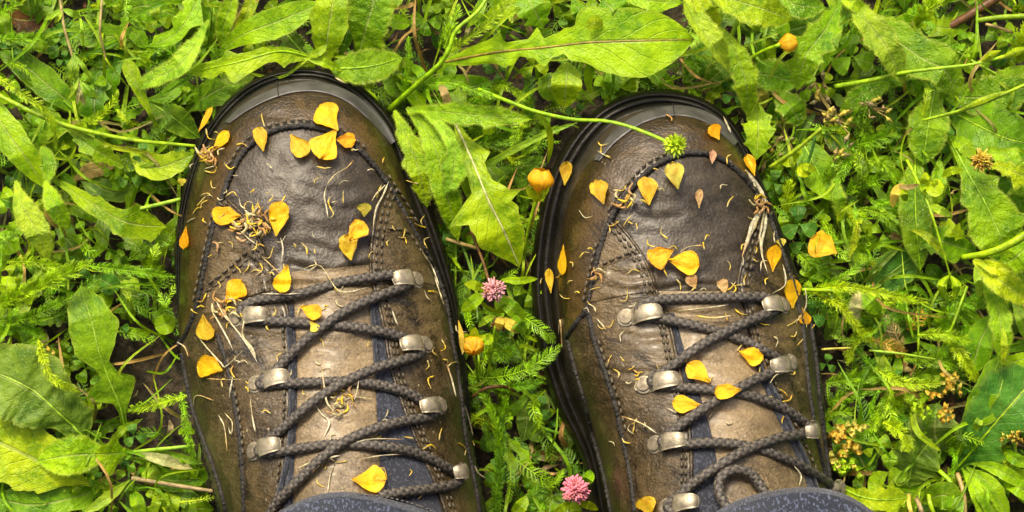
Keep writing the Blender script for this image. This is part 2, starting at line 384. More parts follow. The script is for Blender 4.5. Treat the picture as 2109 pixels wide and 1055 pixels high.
def panel(b, A, B, off, name, mat, parent, n=120, m=26, edge=True, crown=0.0, edge_drop=1.4):
    """leather panel between two edge curves, lying off (mm) above the boot's form, with a turned edge"""
    A = spline(A, n)[:, :2]; B = spline(B, n)[:, :2]
    v = np.linspace(0, 1, m); k = np.ones(m)
    if edge:
        wd = np.median(np.linalg.norm(B - A, axis=1)); e = min(.2, 5 / wd)
        v = np.r_[0, 0, e * .35, e, np.linspace(e, 1 - e, m - 6)[1:-1], 1 - e, 1 - e * .35, 1, 1]
        k = np.ones(len(v)); k[[0, -1]] = -edge_drop / max(off, .3); k[[1, -2]] = .45; k[[2, -3]] = .85
    m = len(v); Q = A[:, None] * (1 - v)[None, :, None] + B[:, None] * v[None, :, None]
    o = off * k[None, :] + crown * np.sin(math.pi * v)[None, :]
    V = b.P(Q[..., 0], Q[..., 1], o / 1000).reshape(-1, 3)
    F = grid_faces(n, m)
    # keep the faces turned upwards
    a, c, d = V[F[len(F) // 2 + m // 2][0]], V[F[len(F) // 2 + m // 2][1]], V[F[len(F) // 2 + m // 2][2]]
    if np.cross(c - a, d - a)[2] < 0: F = [f[::-1] for f in F]
    uv = np.stack(np.broadcast_arrays(np.linspace(0, 1, n)[:, None], v[None, :]), -1).reshape(-1, 2)
    return mk(name, V, F, mat, parent, uv=uv)

def cord(b, pts, r, off, name, mat, parent, knob=.18):
    L = np.linalg.norm(np.diff(np.array(pts, float), axis=0), axis=1).sum(); n = int(L / 3.0)
    c = spline(pts, n); P = b.P(c[:, 0], c[:, 1], off / 1000)
    jit = lambda i, th: 1 + knob * np.sin(i * 1.9 + th * 1.0) * (.6 + .4 * np.sin(i * .37)) + knob * .8 * vnoise(i * .55, th * 1.2, 3)
    V, F, uv = tube(P, r / 1000, 8, True, jit)
    return mk(name, V, F, mat, parent)

def stitches(b, rows, off, parent, length=10, gap=6, r=.62):
    mb = MB()
    for pts in rows:
        L = np.linalg.norm(np.diff(np.array(pts, float), axis=0), axis=1).sum(); k = max(2, int(L / (length + gap))); c = spline(pts, k * 4 + 1)
        for i in range(k):
            q = c[i * 4:i * 4 + 4]; tw = random.uniform(-1.5, 1.5)
            hgt = np.array([-.2, .35, .35, -.2]) + off
            V, F, uv = tube(b.P(q[:, 0] + np.array([-1, 0, 0, 1]) * tw, q[:, 1], hgt / 1000), np.array([.5, 1, 1, .5]) * r / 1000, 5)
            mb.add(V, F)
    return mb.build('stitching', M['thread'], parent, kind='stuff')

def braid(i, th):
    """herringbone of a braided lace, 8 strands"""
    a = np.sin(i * .62 + th * 4); c = np.sin(i * .62 - th * 4)
    return 1 + .17 * np.maximum(a, c) * np.where(np.abs(a - c) < .25, .0, 1)
def lacepath(b, pts):
    """pts: (px, py, mm above the boot)"""
    L = np.linalg.norm(np.diff(np.array(pts, float)[:, :2], axis=0), axis=1).sum(); n = int(L / 1.6)
    c = spline(pts, n); zz = b.z(c[:, 0], c[:, 1]); k = 31; zp = np.pad(zz, k // 2, mode='edge'); zs = np.convolve(zp, np.ones(k) / k, 'valid')
    return W(c[:, 0], c[:, 1], np.maximum(zs, zz) + c[:, 2] / 1000)

def hook(b, parent, px, py, ang, size=1.0, off=2.2):
    """speed hook: riveted base, strap rising over the lace and curling down"""
    n = b.normal(px, py, 22); a = R(ang); q = b.P(px + math.cos(a) * 30, py + math.sin(a) * 30) - b.P(px, py)
    X = q - n * (q @ n); X /= np.linalg.norm(X); Y = np.cross(n, X); o = b.P(px, py, off / 1000 - .001)
    path = np.array([(2.2, .9), (3.4, 1.4), (4.6, 2.9), (6.6, 4.3), (9.2, 5.0), (12., 4.9), (14.4, 4.1), (15.8, 2.6), (16., 1.0)]) * size
    c = spline(path, 26); hw = np.interp(np.linspace(0, 1, 26), [0, .15, .5, .8, 1], [3.5, 3.75, 3.6, 3.2, 2.5]) * size
    t = np.gradient(c, axis=0); t /= np.linalg.norm(t, axis=1)[:, None]; nn = np.stack([-t[:, 1], t[:, 0]], -1)
    vv = np.linspace(-1, 1, 9); V = []
    for side in (1, -1):
        for i in range(26):
            for v in vv:
                p = c[i] + nn[i] * (.42 * side * (1 - .55 * abs(v) ** 6) - .55 * v * v)
                V.append(o + (X * p[0] + Y * hw[i] * v + n * p[1]) / 1000)
    g = 26 * 9; F = grid_faces(26, 9) + [f[::-1] for f in grid_faces(26, 9, base=g)]
    for i in range(25):
        F += [(i * 9 + 8, (i + 1) * 9 + 8, g + (i + 1) * 9 + 8, g + i * 9 + 8), (i * 9, g + i * 9, g + (i + 1) * 9, (i + 1) * 9)]
    F += [(25 * 9 + j, g + 25 * 9 + j, g + 25 * 9 + j + 1, 25 * 9 + j + 1) for j in range(8)]
    mb = MB(); mb.add(V, F)
    prof = [(4.0, -.6), (4.0, .55), (3.8, .9), (3.3, 1.0), (0, 1.0)]
    th = np.linspace(0, 2 * math.pi, 28, endpoint=False); V = []
    for r_, z_ in prof: V += [o + (X * r_ * math.cos(k) + Y * r_ * math.sin(k) + n * z_) * size / 1000 for k in th]
    mb.add(V, grid_faces(len(prof), 28, True))
    h = mb.build('lace_hook', M['metal'], parent)
    prof = [(3.0, .9), (3.05, 1.5), (2.85, 1.85), (2.4, 1.95), (2.1, 1.93), (1.2, 2.1), (0.01, 2.15)]; V = []
    for r_, z_ in prof: V += [o + (X * r_ * math.cos(k) + Y * r_ * math.sin(k) + n * z_) * size / 1000 for k in th]
    mk('rivet', V, grid_faces(len(prof), 28, True), M['metal_in'], h)
    return h

def build_boot(b, label, D, loc):
    t = thing('hiking_boot', label, 'boot', loc, 'pair of wet hiking boots')
    n = 240
    # base leather form, closed down to the sole all the way round (vamp shows between the panels)
    poly = b.poly; cx, cy = poly.mean(0)
    st = 5; X, Y = b.X[::1, ::1], b.Y; ins = inside(X, Y, poly)
    idx = -np.ones(X.shape, int); keep = ins | np.roll(ins, 1, 0) | np.roll(ins, -1, 0) | np.roll(ins, 1, 1) | np.roll(ins, -1, 1)
    keep &= ins; idx[keep] = np.arange(keep.sum()); V = W(X[keep], Y[keep], (b.Z - np.where(b.low, .016, 0))[keep])
    q = (idx[:-1, :-1] >= 0) & (idx[:-1, 1:] >= 0) & (idx[1:, :-1] >= 0) & (idx[1:, 1:] >= 0)
    F = np.stack([idx[1:, :-1][q], idx[1:, 1:][q], idx[:-1, 1:][q], idx[:-1, :-1][q]], -1).tolist()
    mk('vamp', V, F, M['vamp'], t)
    # outsole: closed loop with a vertical wall, rounded top edge and grooved welt
    pe = spline(np.vstack([b.pe, b.pe[:1]]), n + 1)[:-1]; O = pe[:, :2]; Ie = np.maximum(pe[:, 2], 7)
    tg = np.roll(O, -1, 0) - np.roll(O, 1, 0); tg /= np.linalg.norm(tg, axis=1)[:, None]; nn = np.stack([-tg[:, 1], tg[:, 0]], -1); sl = np.linspace(0, 1, n)
    rows = []
    lug = 1 - .0 * sl
    prof = [(0.12, 0.0), (0.02, .004), (-.04, .012), (0, .020), (.05, .0255), (.16, .0285), (.30, .0300), (.33, .0285), (.37, .0285), (.40, .0306), (.62, .0325), (.65, .031), (.69, .031), (.72, .0332), (.95, .0352), (1.06, .0352), (1.12, .030)]
    for kx, zz in prof:
        p = O + nn * (Ie * kx)[:, None]; rows.append(W(p[:, 0], p[:, 1], np.full(n, zz)))
    V = np.vstack(rows); m = len(prof)
    F = [(i * n + j, (i + 1) * n + j, (i + 1) * n + (j + 1) % n, i * n + (j + 1) % n) for i in range(m - 1) for j in range(n)]
    F.append(tuple(range(n)))
    sole = mk('outsole', V, F, M['rubber'], t)
    # rubber toe rand
    A = np.array(D['rand_out'], float); B = np.array(D['rand_in'], float)
    panel(b, A, B, 1.9, 'toe_rand', M['rand'], t, 110, 14, edge_drop=1.0)
    for (p, q_) in D['rand_joint']:
        cord(b, [p, ((p[0] + q_[0]) / 2, (p[1] + q_[1]) / 2), q_], .35, 1.6, 'rand_joint', M['cord'], t, .05)
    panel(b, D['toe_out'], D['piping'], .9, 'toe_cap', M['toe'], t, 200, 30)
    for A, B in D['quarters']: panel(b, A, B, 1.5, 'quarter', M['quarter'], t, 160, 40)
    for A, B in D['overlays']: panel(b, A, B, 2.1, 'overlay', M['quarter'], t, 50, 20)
    panel(b, D['tongue'][0], D['tongue'][1], .5, 'tongue', M['tongue'], t, 140, 30, crown=2.2)
    for A, B in D['gussets']: panel(b, A, B, .35, 'gusset', M['navy'], t, 90, 12, edge=False, crown=1.1)
    for pts, r_ in D['cords']: cord(b, pts, r_, 1.35, 'piping', M['cord'], t, .30)
    for pts, r_ in D.get('ncords', []): cord(b, pts, r_, 1.6, 'gusset_binding', M['navy_cord'], t, .04)
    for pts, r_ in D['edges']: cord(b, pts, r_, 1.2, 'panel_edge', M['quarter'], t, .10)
    stitches(b, D['stitch'], 2.2, t)
    for h in D['hooks']: hook(b, t, *h[:3], h[3] * .96)
    mb = MB()
    for pts in D['laces']:
        V, F, uv = tube(lacepath(b, pts), .00192, 24, True, braid)
        ii = np.repeat(np.arange(len(V) // 24), 24); th_ = np.tile(np.linspace(0, 2 * math.pi, 24, endpoint=False), len(V) // 24)
        a_, c_ = np.sin(ii * .62 + th_ * 4), np.sin(ii * .62 - th_ * 4); yarn = np.clip((a_ - c_) * 1.4, -1, 1) * .5 + .5
        mb.add(V, F, uv, np.array((.026, .0235, .020)) + yarn[:, None] * np.array((.078, .067, .054)))
    mb.build('lace', M['lace'], t)
    return t

def lacemat():
    m, nt = newmat('lace'); co = N(nt, 'TexCoord').outputs['Object']
    n = noise(nt, co, 1400, 3, .7); tint = N(nt, 'Attribute', _attribute_name='tint').outputs[0]
    c = mix(nt, smooth(nt, n, .35, .70), mix(nt, 1.0, tint, (.55, .55, .55), 'MULTIPLY'), mix(nt, 1.0, tint, (1.5, 1.5, 1.5), 'MULTIPLY'))
    b = N(nt, 'BsdfPrincipled', Base__Color=c, Roughness=.55, Normal=bump(nt, n, .5, .0004)); b.inputs['Specular IOR Level'].default_value = .35
    out(nt, b.outputs[0]); return m
M['lace'] = lacemat()

# left boot -------------------------------------------------------
LO = [(480,1160),(470,1110),(450,1055),(425,965),(403,885),(385,800),(374,735),(366,660),(361,590),(360,520),(366,450),(378,385),(396,325),(420,270),(452,224),(495,183),(545,155),(600,141),(650,141),(700,154),(745,180),(785,216),(815,255),(838,298),(857,345),(877,403),(897,455),(915,510),(930,562),(942,612),(950,665),(956,720),(963,775),(969,830),(973,885),(979,935),(990,990),(1003,1055),(1015,1110),(1018,1160)]
LE = [6,6,6,6,6,6,7,9,12,15,17,19,21,23,25,26,26,26,26,27,29,31,34,36,38,38,38,36,32,27,22,16,13,11,9,8,7,7,7,7]
LH = [(1010,1280),(985,1420),(940,1540),(860,1620),(740,1645),(640,1610),(560,1520),(520,1400),(495,1280)]
creL = [([(600,545),(680,565),(760,548)], .9, 9), ([(560,590),(660,585),(770,580)], 1.2, 8), ([(500,470),(530,500),(560,560)], .6, 8), ([(420,600),(470,575),(520,560)], .6, 7),
        ([(480,520),(520,540),(556,580)], .7, 6), ([(470,610),(520,620),(560,612)], .6, 6), ([(430,660),(470,668),(520,700)], .6, 7), ([(640,420),(700,432),(770,415)], .3, 8), ([(830,560),(870,545),(905,555)], .6, 5), ([(800,620),(850,628),(915,618)], .7, 6), ([(620,385),(700,395),(780,372)], .35, 10), ([(640,500),(700,520),(770,505)], .4, 10), ([(790,600),(850,610),(910,600)], .8, 7), ([(500,690),(560,700),(600,690)], .6, 7), ([(800,650),(860,668),(920,660)], .5, 8),
        ([(610,820),(690,838),(770,822)], .6, 9), ([(610,905),(690,915),(790,900)], .5, 10), ([(610,700),(700,706),(770,694)], .6, 8), ([(400,800),(450,815),(490,800)], .5, 8)]
bl = Boot(LO, LE, LH, creL, 2)
KL = [(366,712),(385,684),(405,630),(420,560),(432,500),(445,445),(458,405),(478,352),(508,306),(548,276),(600,260),(650,262),(700,280),(750,318),(795,372),(825,425),(850,470),(880,525),(905,578),(922,640),(932,705),(942,765),(950,830),(958,900),(970,960),(983,1030),(992,1110)]
IL = bl.inner(1.0)
eyeL = [(470,412),(522,470),(548,540),(566,600),(592,640),(598,760),(594,880),(582,1000),(575,1110),(575,1160)]
eyeR = [(798,382),(779,430),(767,490),(764,560),(776,610),(792,680),(806,760),(836,850),(868,930),(903,1010),(932,1100),(940,1160)]
DL = dict(open=len(LO) / (len(LO) + len(LH)),
  rand_out=[(462,252),(492,222),(530,197),(570,180),(610,170),(650,168),(690,176),(730,194),(766,222),(796,256),(815,290)],
  rand_in=[(474,254),(502,234),(540,213),(576,199),(612,191),(650,190),(687,198),(720,214),(752,240),(782,270),(805,298)],
  rand_joint=[((570,168),(574,200))],
  toe_out=[(372,712),(368,660),(370,600),(373,540),(380,470),(393,400),(412,340),(440,292),(472,256),(500,234),(538,212),(574,198),(612,190),(650,189),(688,197),(722,214),(755,240),(785,270),(808,305),(826,350),(842,410),(862,465),(882,520),(900,575),(920,640),(938,720),(950,800),(960,880),(970,940),(984,1000),(998,1110)],
  piping=KL,
  quarters=[([(455,415),(445,445),(432,500),(420,560),(405,630),(385,684),(372,716),(380,770),(392,820),(410,890),(432,965),(457,1055),(478,1160)], eyeL),
            ([(802,378),(828,428),(850,468),(880,523),(903,576),(920,640),(932,705),(944,775),(951,830),(959,900),(972,960),(986,1030),(1000,1160)], eyeR)],
  overlays=[([(430,592),(470,560),(512,522),(544,532)], [(420,650),(462,640),(520,612),(564,600)]),
            ([(795,470),(840,480),(878,530)], [(776,590),(840,580),(902,590)])],
  tongue=([(600,560),(606,640),(612,760),(610,880),(604,1000),(600,1160)], [(764,545),(770,640),(772,740),(776,840),(782,940),(792,1040),(800,1160)]),
  gussets=[([(592,630),(597,760),(594,880),(582,1000),(575,1160)], [(606,630),(612,760),(610,880),(604,1000),(600,1160)]),
           ([(762,600),(768,680),(772,760),(776,840),(782,940),(800,1160)], [(780,610),(794,680),(810,760),(840,850),(872,930),(942,1160)])],
  cords=[(KL, 1.15), ([(448,690),(466,745),(480,810),(490,870),(497,940),(502,1020),(506,1120)], 1.15), ([(374,728),(384,780),(395,835),(414,890),(436,950),(458,1020),(474,1090)], 1.2)],
  ncords=[([(594,650),(600,760),(600,860),(596,930),(580,1000),(566,1060),(560,1140)], 1.35), ([(766,615),(771,690),(776,760)], 1.2)],
  edges=[(eyeL, .75), (eyeR, .8), ([(592,640),(597,760),(594,880),(582,1000)], .6)],
  stitch=[[(x - 9, y + 2) for x, y in eyeL[:4]], [(x - 20, y + 4) for x, y in eyeL[:4]], [(x - 12, y) for x, y in eyeL[4:]], [(x + 10, y + 2) for x, y in eyeR[:4]], [(x + 21, y + 4) for x, y in eyeR[:4]], [(x + 12, y) for x, y in eyeR[4:]], [(x + 20, y) for x, y in eyeR[4:]],
          [(428,585),(470,553),(512,514)], [(426,600),(470,568),(514,530)], [(800,470),(840,478),(874,526)],
          [(470,340),(500,294),(542,264),(600,248),(650,250),(706,268),(758,308)], [(800,360),(834,412),(862,462)], [(437,440),(424,498),(411,558),(396,626)], [(468,740),(483,806),(494,868),(501,940)]],
  hooks=[(487,656,-5,1.0), (528,792,-12,1.0), (524,930,-14,1.0), (857,577,178,1.0), (876,711,176,1.0), (906,836,174,1.0), (952,972,170,1.0)],
  laces=[[(806,566,4.5),(760,572,4.6),(700,582,4.2),(630,602,3.6),(575,612,3.4),(525,620,3.8),(500,634,4.0),(498,648,3.6),(516,658,3.2),(560,661,3.4),(640,666,3.6),(720,673,3.6),(790,684,3.6),(840,700,3.4),(866,716,3.0),(862,730,3.4),(830,742,5.2),(770,760,6.0),(700,792,6.2),(645,828,5.6),(600,866,4.6),(566,896,4.0),(540,916,3.6),(534,932,3.2),(560,932,3.6),(630,922,4.0),(700,915,4.2),(790,920,4.0),(860,934,3.6),(910,958,3.4),(946,982,3.0),(930,1000,3.6),(880,1008,4.6),(830,1014,5.0),(780,1022,4.6)],
         [(806,566,4.5),(832,572,4.0),(840,586,3.6),(815,597,4.6),(760,618,5.6),(700,648,6.2),(640,692,5.8),(600,728,4.8),(566,764,4.0),(540,782,3.4),(540,794,3.0),(580,790,3.6),(650,788,4.0),(720,786,4.0),(790,795,3.8),(845,812,3.6),(880,834,3.2),(896,848,2.8),(880,860,3.4),(830,868,5.0),(770,884,6.0),(710,910,6.6),(660,946,6.2),(615,990,5.0),(575,1030,4.4),(550,1070,4.2),(530,1120,4.0)]])
bootL = build_boot(bl, 'brown leather hiking boot under the pink clover side gap, covered with the most petals, on the left', DL, W(690, 900, 0))
bootL['label'] = 'left of the two brown hiking boots, its toe touching the broad oval leaf'

# right boot ------------------------------------------------------
RO = [(1250,1160),(1240,1110),(1222,1055),(1205,965),(1180,905),(1150,850),(1128,790),(1110,725),(1100,660),(1095,600),(1096,540),(1103,480),(1115,420),(1133,362),(1160,308),(1195,260),(1240,220),(1290,196),(1345,186),(1400,190),(1450,205),(1492,233),(1524,272),(1550,325),(1575,385),(1598,440),(1618,495),(1637,548),(1655,602),(1670,655),(1682,705),(1690,765),(1697,825),(1702,885),(1707,945),(1716,1000),(1730,1055),(1745,1110),(1750,1160)]
RE = [30,32,34,38,46,54,56,56,54,53,53,52,50,48,48,46,44,42,38,34,31,28,24,20,16,13,11,10,9,8,8,7,7,7,7,7,7,7,7]
RH = [(1758,1280),(1745,1420),(1700,1550),(1620,1630),(1500,1645),(1400,1610),(1320,1520),(1285,1400),(1262,1280)]
creR = [([(1545,560),(1590,572),(1625,560)], .6, 6), ([(1535,600),(1585,610),(1640,600)], .6, 6), ([(1550,672),(1600,684),(1655,675)], .7, 5), ([(1290,690),(1330,700),(1375,695)], .5, 6), ([(1180,820),(1220,832),(1270,826)], .6, 7), ([(1350,600),(1430,588),(1520,596)], 1.0, 8), ([(1345,640),(1440,650),(1540,632)], 1.1, 8), ([(1300,440),(1340,452),(1400,446)], .3, 9), ([(1400,520),(1460,530),(1520,515)], .35, 10), ([(1260,560),(1300,570),(1340,562)], .7, 7), ([(1250,590),(1300,600),(1345,590)], .5, 6),
        ([(1530,650),(1590,668),(1650,655)], .8, 7), ([(1540,690),(1600,705),(1660,690)], .7, 6), ([(1560,730),(1620,738),(1670,730)], .6, 6), ([(1230,760),(1290,770),(1380,762)], .6, 7), ([(1430,740),(1500,755),(1560,742)], .5, 9), ([(1460,830),(1540,845),(1600,835)], .6, 9), ([(1480,930),(1560,925),(1640,935)], .7, 10), ([(1180,640),(1200,655),(1230,650)], .6, 6)]
br = Boot(RO, RE, RH, creR, 5)
KR = [(1165,695),(1190,662),(1210,630),(1222,570),(1238,505),(1262,445),(1298,392),(1340,348),(1385,324),(1430,315),(1475,322),(1515,348),(1548,385),(1578,432),(1600,490),(1622,552),(1640,610),(1652,670),(1660,740),(1668,815),(1680,890),(1697,970),(1715,1060),(1724,1130)]
eyeRL = [(1268,455),(1312,510),(1340,560),(1354,605),(1374,650),(1384,690),(1394,740),(1407,800),(1419,880),(1424,960),(1420,1055),(1415,1160)]
eyeRR = [(1572,432),(1546,480),(1529,540),(1521,590),(1536,630),(1546,680),(1572,760),(1608,840),(1644,910),(1674,980),(1694,1040),(1712,1160)]
DR = dict(open=len(RO) / (len(RO) + len(RH)),
  rand_out=[(1222,330),(1240,298),(1268,266),(1304,240),(1345,224),(1390,217),(1430,221),(1468,236),(1498,260),(1520,292)],
  rand_in=[(1236,331),(1258,304),(1286,280),(1319,258),(1353,245),(1390,239),(1427,243),(1460,256),(1488,278),(1511,301)],
  rand_joint=[((1386,214),(1389,240))],
  toe_out=[(1160,690),(1152,640),(1149,590),(1152,530),(1160,470),(1172,415),(1192,370),(1218,330),(1256,302),(1284,278),(1318,256),(1352,242),(1390,236),(1428,240),(1462,253),(1490,276),(1516,308),(1540,350),(1562,400),(1585,450),(1606,505),(1625,555),(1642,605),(1656,660),(1667,720),(1676,800),(1686,880),(1700,960),(1718,1060),(1728,1130)],
  piping=KR,
  quarters=[([(1243,490),(1232,530),(1222,570),(1210,630),(1190,662),(1170,698),(1183,770),(1204,840),(1226,910),(1246,1000),(1262,1080),(1272,1160)], eyeRL),
            ([(1578,432),(1600,490),(1622,552),(1640,610),(1653,670),(1662,740),(1670,815),(1682,890),(1699,970),(1717,1060),(1735,1160)], eyeRR)],
  overlays=[([(1240,548),(1276,535),(1318,518)], [(1214,626),(1280,612),(1352,602)])],
  tongue=([(1354,600),(1390,680),(1420,760),(1452,850),(1474,940),(1482,1040),(1488,1160)], [(1524,600),(1544,700),(1566,780),(1600,860),(1635,930),(1662,1000),(1682,1160)]),
  gussets=[([(1374,645),(1384,690),(1394,740),(1407,800),(1419,880),(1424,960),(1420,1055),(1415,1160)], [(1392,645),(1412,720),(1434,790),(1460,870),(1478,960),(1486,1055),(1490,1160)]),
           ([(1528,610),(1545,700),(1567,780),(1600,860),(1635,930),(1662,1000),(1682,1160)], [(1538,610),(1556,690),(1582,760),(1614,840),(1650,910),(1680,980),(1714,1160)])],
  cords=[(KR, 1.15), ([(1210,632),(1224,700),(1244,760),(1264,820),(1280,890),(1297,970),(1306,1040),(1312,1120)], 1.15), ([(1170,702),(1188,770),(1206,830),(1222,900),(1242,970),(1258,1050),(1268,1120)], 1.2), ([(1668,662),(1680,740),(1688,820),(1697,900),(1708,980),(1724,1070)], 1.0)],
  ncords=[([(1556,740),(1584,790),(1606,830),(1632,890),(1660,950),(1682,1010),(1692,1060)], 1.3)],
  edges=[(eyeRL, .8), (eyeRR, .8)],
  stitch=[[(x - 9, y + 3) for x, y in eyeRL[:4]], [(x - 19, y + 5) for x, y in eyeRL[:4]], [(x - 12, y) for x, y in eyeRL[4:]], [(x - 20, y) for x, y in eyeRL[4:]], [(x + 10, y + 2) for x, y in eyeRR[:4]], [(x + 19, y + 4) for x, y in eyeRR[:4]], [(x + 13, y) for x, y in eyeRR[4:]],
          [(1240,544),(1276,528),(1314,512)], [(1250,436),(1288,382),(1330,338),(1378,312)], [(1256,430),(1280,390)], [(1228,500),(1212,565),(1200,625)], [(1500,330),(1535,365),(1566,412)], [(1232,700),(1252,760),(1272,820),(1290,890)]],
  hooks=[(1290,655,-8,1.0), (1327,793,-8,1.0), (1350,916,-8,1.0), (1374,1046,-8,1.0), (1612,630,178,1.0), (1628,748,172,1.0), (1674,884,168,1.0), (1728,1006,164,1.0)],
  laces=[[(1572,612,4.2),(1520,612,4.4),(1450,614,4.2),(1380,616,4.0),(1335,622,4.2),(1318,636,4.0),(1322,652,3.4),(1360,656,3.2),(1420,668,3.4),(1480,684,3.4),(1540,705,3.4),(1590,732,3.2),(1614,750,3.0),(1604,762,3.4),(1560,780,5.2),(1500,812,6.2),(1440,848,6.0),(1396,880,4.6),(1372,900,3.8),(1364,912,3.2),(1400,916,3.4),(1470,912,3.8),(1540,920,4.0),(1610,942,3.6),(1670,972,3.2),(1712,1000,2.8),(1722,1014,3.0),(1700,1020,3.4),(1660,1022,3.8),(1610,1030,4.0)],
         [(1572,612,4.2),(1592,622,3.8),(1594,640,3.4),(1570,650,4.4),(1510,676,5.8),(1450,708,6.2),(1400,742,5.0),(1370,764,4.0),(1344,780,3.4),(1350,793,3.0),(1400,798,3.4),(1470,804,3.8),(1540,814,3.8),(1600,834,3.4),(1645,862,3.0),(1664,880,2.8),(1650,894,3.4),(1600,904,5.0),(1540,926,6.2),(1480,960,6.4),(1430,994,5.2),(1396,1024,4.2),(1376,1044,3.6),(1400,1075,3.4)],
         [(1500,1050,6.0),(1483,1020,7.2),(1481,993,7.6),(1496,974,7.6),(1522,968,7.4),(1548,978,7.2),(1566,1000,7.0),(1578,1022,6.6),(1588,1050,5.0)]])
bootR = build_boot(br, 'right of the two brown hiking boots, with the spiky green seed head over its toe', DR, W(1430, 900, 0))

# trouser legs of one pair of jeans, hems resting on the boots
jeans = thing('jeans', 'dark blue denim trouser hems resting on top of both boots', 'jeans', W(1110, 1400, .11))
def trouser(cx, cy, rx, ry, zf, zb, seed, tw):
    n = 96; th = np.linspace(0, 2 * math.pi, n, endpoint=False); rows = []
    steps = [(-.0022, .965, 0), (-.0028, .985, 0), (-.0012, 1.0, 0), (.002, 1.004, 0), (.0055, 1.0, 0), (.0105, .988, 0), (.0120, .982, 0)] + [(h, .985 + .05 * (h / .4), h) for h in np.linspace(.016, .46, 40)]
    for dz, k, h in steps:
        wr = 1 + .030 * np.sin(3 * th + seed + h * 30) + .022 * np.sin(7 * th + seed * 2 + h * 60) * min(1, .4 + h * 20) + .020 * vnoise(th * 2.2 + h * 20, np.full(n, h * 55 + seed), seed) * min(1, .35 + h * 14)
        zz = (zf + zb) / 2 + (zf - zb) / 2 * (-np.sin(th)) * -1 * np.exp(-h / .12)
        px = cx + rx * k * wr * np.cos(th) + tw * np.sin(th) * 40; py = cy - ry * k * wr * np.sin(th)
        kk = PX * (CAM_H - .1) / (CAM_H - ZREF)
        rows.append(np.stack([(px - 1054.5) * kk, (527.5 - py) * kk - h * .30, zz + dz], -1))
    V = np.vstack(rows); F = grid_faces(len(steps), n, True); F.append(tuple((len(steps) - 1) * n + i for i in range(n)))
    leg = mk('trouser_leg', V, F, M['denim'], jeans)
    mb = MB(); kk = PX * (CAM_H - .1) / (CAM_H - ZREF)
    for i in range(0, 200):
        a = np.linspace(i, i + .62, 4) / 200 * 2 * math.pi
        wr = 1 + .020 * np.sin(3 * a + seed); px = cx + rx * 1.0 * wr * np.cos(a) + tw * np.sin(a) * 40; py = cy - ry * wr * np.sin(a)
        z_ = (zf + zb) / 2 + (zf - zb) / 2 * np.sin(a) + .0062
        V, F, u = tube(np.stack([(px - 1054.5) * kk, (527.5 - py) * kk, z_], -1), .0004, 5); mb.add(V, F)
    mb.build('hem_stitching', M['denim_thread'], leg, kind='stuff')
    return leg
M['denim_thread'] = plain('hem thread', (.06, .055, .05), .6)
trouser(757, 1345, 335, 345, .1245, .085, 1.0, 0.0)
trouser(1625, 1345, 318, 345, .1250, .085, 2.6, .25)
# ------------------------------------------------------------------ plants
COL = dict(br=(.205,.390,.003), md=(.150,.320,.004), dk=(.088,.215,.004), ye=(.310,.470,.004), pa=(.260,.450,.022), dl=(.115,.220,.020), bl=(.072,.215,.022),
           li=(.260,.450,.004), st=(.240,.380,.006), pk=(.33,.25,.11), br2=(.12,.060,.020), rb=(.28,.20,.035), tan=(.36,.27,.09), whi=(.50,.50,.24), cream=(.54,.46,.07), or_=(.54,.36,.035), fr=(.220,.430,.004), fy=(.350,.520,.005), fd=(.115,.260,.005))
PROF = dict(
  lance=[(0,.12),(.1,.28),(.3,.78),(.52,1),(.75,.82),(.9,.42),(1,0)], spoon=[(0,.16),(.4,.30),(.65,.75),(.83,1),(.94,.78),(1,.1)],
  oval=[(0,.08),(.08,.45),(.3,.92),(.52,1),(.76,.80),(.92,.40),(1,0)], round=[(0,.06),(.1,.5),(.36,.96),(.62,1),(.85,.75),(.95,.45),(1,.05)],
  dand=[(0,.12),(.15,.25),(.35,.50),(.5,.55),(.6,.75),(.75,1),(.9,.62),(1,0)], blade=[(0,.7),(.3,1),(.7,.8),(.9,.45),(1,0)], ob=[(0,.05),(.3,.45),(.6,.92),(.8,1),(.93,.75),(1,.3)])
def vary(c, a=.12):
    k = 1 + random.uniform(-a, a); return np.array([c[0] * k * (1 + random.uniform(-a, a)), c[1] * k, c[2] * k])
def leaf_geo(C, wl, wr, fold=.15, curl=0.0, ripple=.06, roll=0.0, m=9, seed=0.0, back=0.0):
    """C world points along the midrib; wl, wr half widths (m)"""
    n = len(C); T = np.gradient(C, axis=0); T /= np.linalg.norm(T, axis=1)[:, None] + 1e-12
    S = np.stack([T[:, 1], -T[:, 0], 0 * T[:, 0]], -1); S /= np.linalg.norm(S, axis=1)[:, None] + 1e-9
    Up = np.cross(S, T)
    roll = np.broadcast_to(np.asarray(roll, float), (n,))[:, None]
    S2 = S * np.cos(roll) + Up * np.sin(roll); U2 = Up * np.cos(roll) - S * np.sin(roll)
    v = np.linspace(-1, 1, m); t = np.linspace(0, 1, n)
    Wd = np.where(v[None, :] < 0, wl[:, None], wr[:, None]); mx = max(wl.max(), wr.max())
    a = np.abs(v)[None, :]
    h = fold * a * Wd - curl * a ** 2 * Wd + ripple * mx * a * vnoise(t[:, None] * 9 + seed, np.sign(v)[None, :] * 2.3 + a * 1.2, seed) + ripple * .4 * mx * vnoise(t[:, None] * 22 + seed, v[None, :] * 3.0, seed + 2)
    V = C[:, None] + S2[:, None] * (v[None, :] * Wd)[..., None] + U2[:, None] * h[..., None]
    V = V - T[:, None] * (back * a ** 1.5 * np.maximum(Wd - .35 * mx, 0))[..., None]
    uv = np.stack(np.broadcast_arrays(t[:, None], (v * .5 + .5)[None, :]), -1).reshape(-1, 2)
    return V.reshape(-1, 3), grid_faces(n, m), uv
